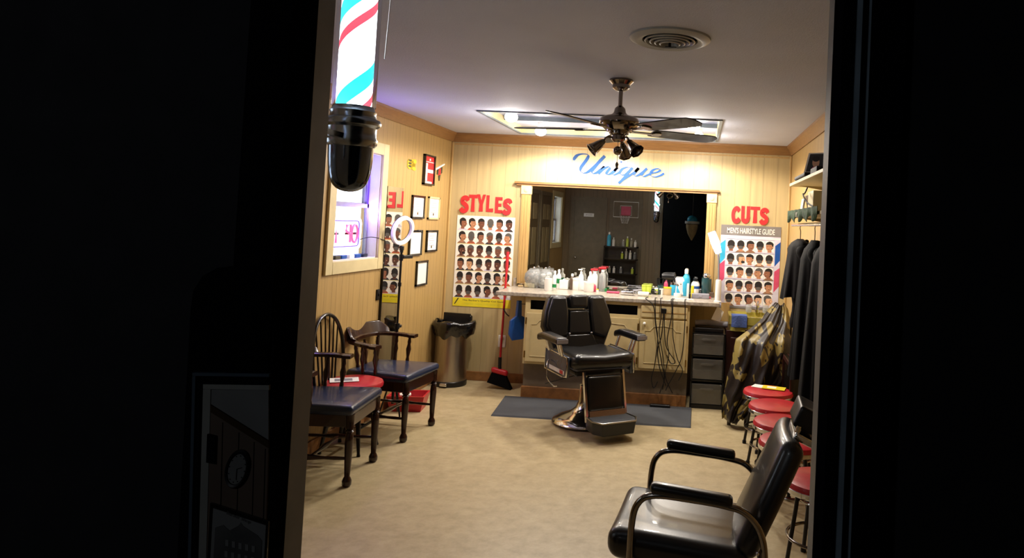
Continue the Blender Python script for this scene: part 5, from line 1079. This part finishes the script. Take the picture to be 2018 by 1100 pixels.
for li, z in enumerate(SHV[:3]):
    xs = [1.33, 1.26, 1.19, 1.12, .95, .87] if li == 0 else ([1.33, 1.25, 1.18, 1.11] if li == 1 else [1.30, 1.10, .98, .90])
    for k, x in enumerate(xs):
        big = (li == 0 and k == 5); x_ = 2.18 - x
        h_ = .24 if big else (.12 + .03 * (k % 3) if li < 2 else .11); col = ('aqua_plastic' if big else ['white_plastic', 'clear_plastic', 'lime_plastic', 'frosted'][(k * 3 + li) % 4])
        b = thing('product_bottle', 'hair product bottle on the %s shelf of the black rack, %s counted from the doorway' % (lv[li], names[k]), 'bottle', (x, 1.60, z + .02), 0, 'products on the black rack')
        rr_ = .034 if big else .024; MB().lathe([(rr_, 0), (rr_, h_ * .7), (rr_ * .4, h_ * .8), (rr_ * .4, h_ * .83)], n=12).build('body', col, b); MB().cyl((0, 0, h_ * .83), rr_ * .5, h_ * .16, 10).build('cap', 'white_plastic', b)
# dark six panel doors on the left wall, nearer the front
def panel_door(n, y0, y1):
    m = MB(); t = .06; m.box(0, .02, y0 - t, y0, 0, 2.06).box(0, .02, y1, y1 + t, 0, 2.06).box(0, .02, y0, y1, 2.0, 2.06); r = S('door_%d' % n, m, 'front_trim')
    l = MB().box(0, .012, y0, y1, .005, 2.0); wd = (y1 - y0); leaf = l.build('door_leaf', 'door_brown', r); pn = MB()
    for a in (.14, .56):
        for (z0, z1) in ((.18, .80), (.95, 1.50), (1.62, 1.86)): pn.box(.012, .022, y0 + wd * a, y0 + wd * (a + .30), z0, z1)
    pn.build('raised_panels', 'door_edge', leaf, bevel=.006)
panel_door(4, 3.25, 4.05); panel_door(5, 2.45, 3.05)
# hanging cap ornament just past the doorway (reflected in mirror)
e = thing('hanging_ornament', 'blue and white cap above a tan wedge, reflected at the mirror right end', 'decoration', (2.24, -.60, 1.86))
MB().ball((0, 0, -.10), .11, 8, sz=.8).build('cap_crown', 'aqua_plastic', e)
MB().cyl((0, 0, -.18), .15, .05, 24).build('cap_brim', 'white_plastic', e)
MB().lathe([(.125, -.19), (.12, -.26), (.09, -.38), (.01, -.52)], n=20).build('wedge', 'tan_block', e)
MB().tube([(0, 0, -.02), (0, 0, .76)], .002, 5).build('string', 'white_cable', e)
bpy.data.objects.remove(e.children[0]) if False else None
# ---------------------------------------------------------------- made-up relief standing in for a dimmed viewer overlay, left of the doorway
yb = 1.166
def bx(px, py, y): p = at(px, py, 'y', y); return (p.x, p.z)
P_ = [bx(360, 620, yb), bx(366, 575, yb), bx(385, 545, yb), bx(415, 529, yb), bx(450, 525, yb), bx(530, 528, yb), bx(517, 1180, yb), bx(330, 1180, yb)]
o = MB().prism(P_, yb + .018, yb + .0335).build('overlay_board', 'black_paint'); tag(o, 'made-up black round-cornered board for the viewer overlay left of the doorway', 'board')
e = thing('overlay_relief', 'made-up dim relief of the viewer overlay, with panelled wall and clock', 'display', (0, 0, 0))
def pl(name, pts, y0, y1, mat, par=e): return MB().prism([bx(a, b, yb + y0) for a, b in pts], yb + y0, yb + y1).build(name, mat, par)
def band(name, x0, x1, y0, y1, d0, d1, mat):
    m = MB()
    for pts in ([(x0, 1180), (x0 + 11, y1 + .5), (x1 + 11, y1 + .5), (x1, 1180)], [(x0 + 11, y0), (530, y0 + 2), (530, y1 + 2), (x0 + 11, y1)]): m.prism([bx(a, b, yb + d0) for a, b in pts], yb + d0, yb + d1)
    m.build(name, mat, e)
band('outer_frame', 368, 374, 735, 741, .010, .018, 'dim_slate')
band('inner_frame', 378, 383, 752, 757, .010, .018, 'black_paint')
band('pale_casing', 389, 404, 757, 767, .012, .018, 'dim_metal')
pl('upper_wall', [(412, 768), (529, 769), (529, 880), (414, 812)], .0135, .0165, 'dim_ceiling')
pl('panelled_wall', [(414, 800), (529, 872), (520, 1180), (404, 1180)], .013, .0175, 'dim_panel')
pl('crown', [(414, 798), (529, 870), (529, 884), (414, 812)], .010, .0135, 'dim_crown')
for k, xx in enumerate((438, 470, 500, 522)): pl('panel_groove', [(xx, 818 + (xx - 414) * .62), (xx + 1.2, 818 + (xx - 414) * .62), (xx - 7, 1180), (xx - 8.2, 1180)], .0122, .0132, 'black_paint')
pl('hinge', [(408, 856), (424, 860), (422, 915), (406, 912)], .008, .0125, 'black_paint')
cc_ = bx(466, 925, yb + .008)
ck = thing('relief_clock', 'round black-rimmed clock of the overlay relief, above the dim building print', 'clock', (cc_[0], yb + .010, cc_[1]))
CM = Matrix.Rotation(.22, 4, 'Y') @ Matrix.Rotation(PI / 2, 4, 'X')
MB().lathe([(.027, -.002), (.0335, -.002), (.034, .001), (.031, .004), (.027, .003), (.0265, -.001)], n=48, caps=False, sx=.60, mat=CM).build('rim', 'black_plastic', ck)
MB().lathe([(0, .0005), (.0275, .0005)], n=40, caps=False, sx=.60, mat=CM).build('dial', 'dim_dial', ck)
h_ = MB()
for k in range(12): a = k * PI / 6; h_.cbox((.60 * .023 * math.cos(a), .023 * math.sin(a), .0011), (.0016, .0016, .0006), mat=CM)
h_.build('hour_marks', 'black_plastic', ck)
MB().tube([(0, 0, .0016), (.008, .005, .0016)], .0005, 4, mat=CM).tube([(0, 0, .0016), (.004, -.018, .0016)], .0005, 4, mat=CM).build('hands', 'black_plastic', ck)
fp = thing('framed_print', 'dim framed print of a large building in the overlay relief, below the clock', 'picture frame', (0, 0, 0))
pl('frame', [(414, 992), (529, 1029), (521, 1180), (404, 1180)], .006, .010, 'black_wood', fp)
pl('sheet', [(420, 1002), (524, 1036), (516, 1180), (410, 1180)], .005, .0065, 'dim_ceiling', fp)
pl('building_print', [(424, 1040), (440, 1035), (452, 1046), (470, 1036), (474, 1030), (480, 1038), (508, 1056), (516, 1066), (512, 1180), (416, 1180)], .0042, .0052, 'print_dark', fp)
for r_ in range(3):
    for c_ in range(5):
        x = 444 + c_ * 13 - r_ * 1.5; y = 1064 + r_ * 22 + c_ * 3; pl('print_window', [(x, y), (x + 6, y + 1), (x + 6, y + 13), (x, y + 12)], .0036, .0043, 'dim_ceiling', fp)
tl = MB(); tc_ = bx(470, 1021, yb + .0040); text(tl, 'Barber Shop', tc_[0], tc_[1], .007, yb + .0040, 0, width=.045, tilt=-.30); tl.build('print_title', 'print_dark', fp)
lamp('lobby_fill_light', (.9, -1.0, 2.2), 20.0, (.9, .95, 1), .2)  # added fill with no fixture, lifts the dark outer wall and its relief
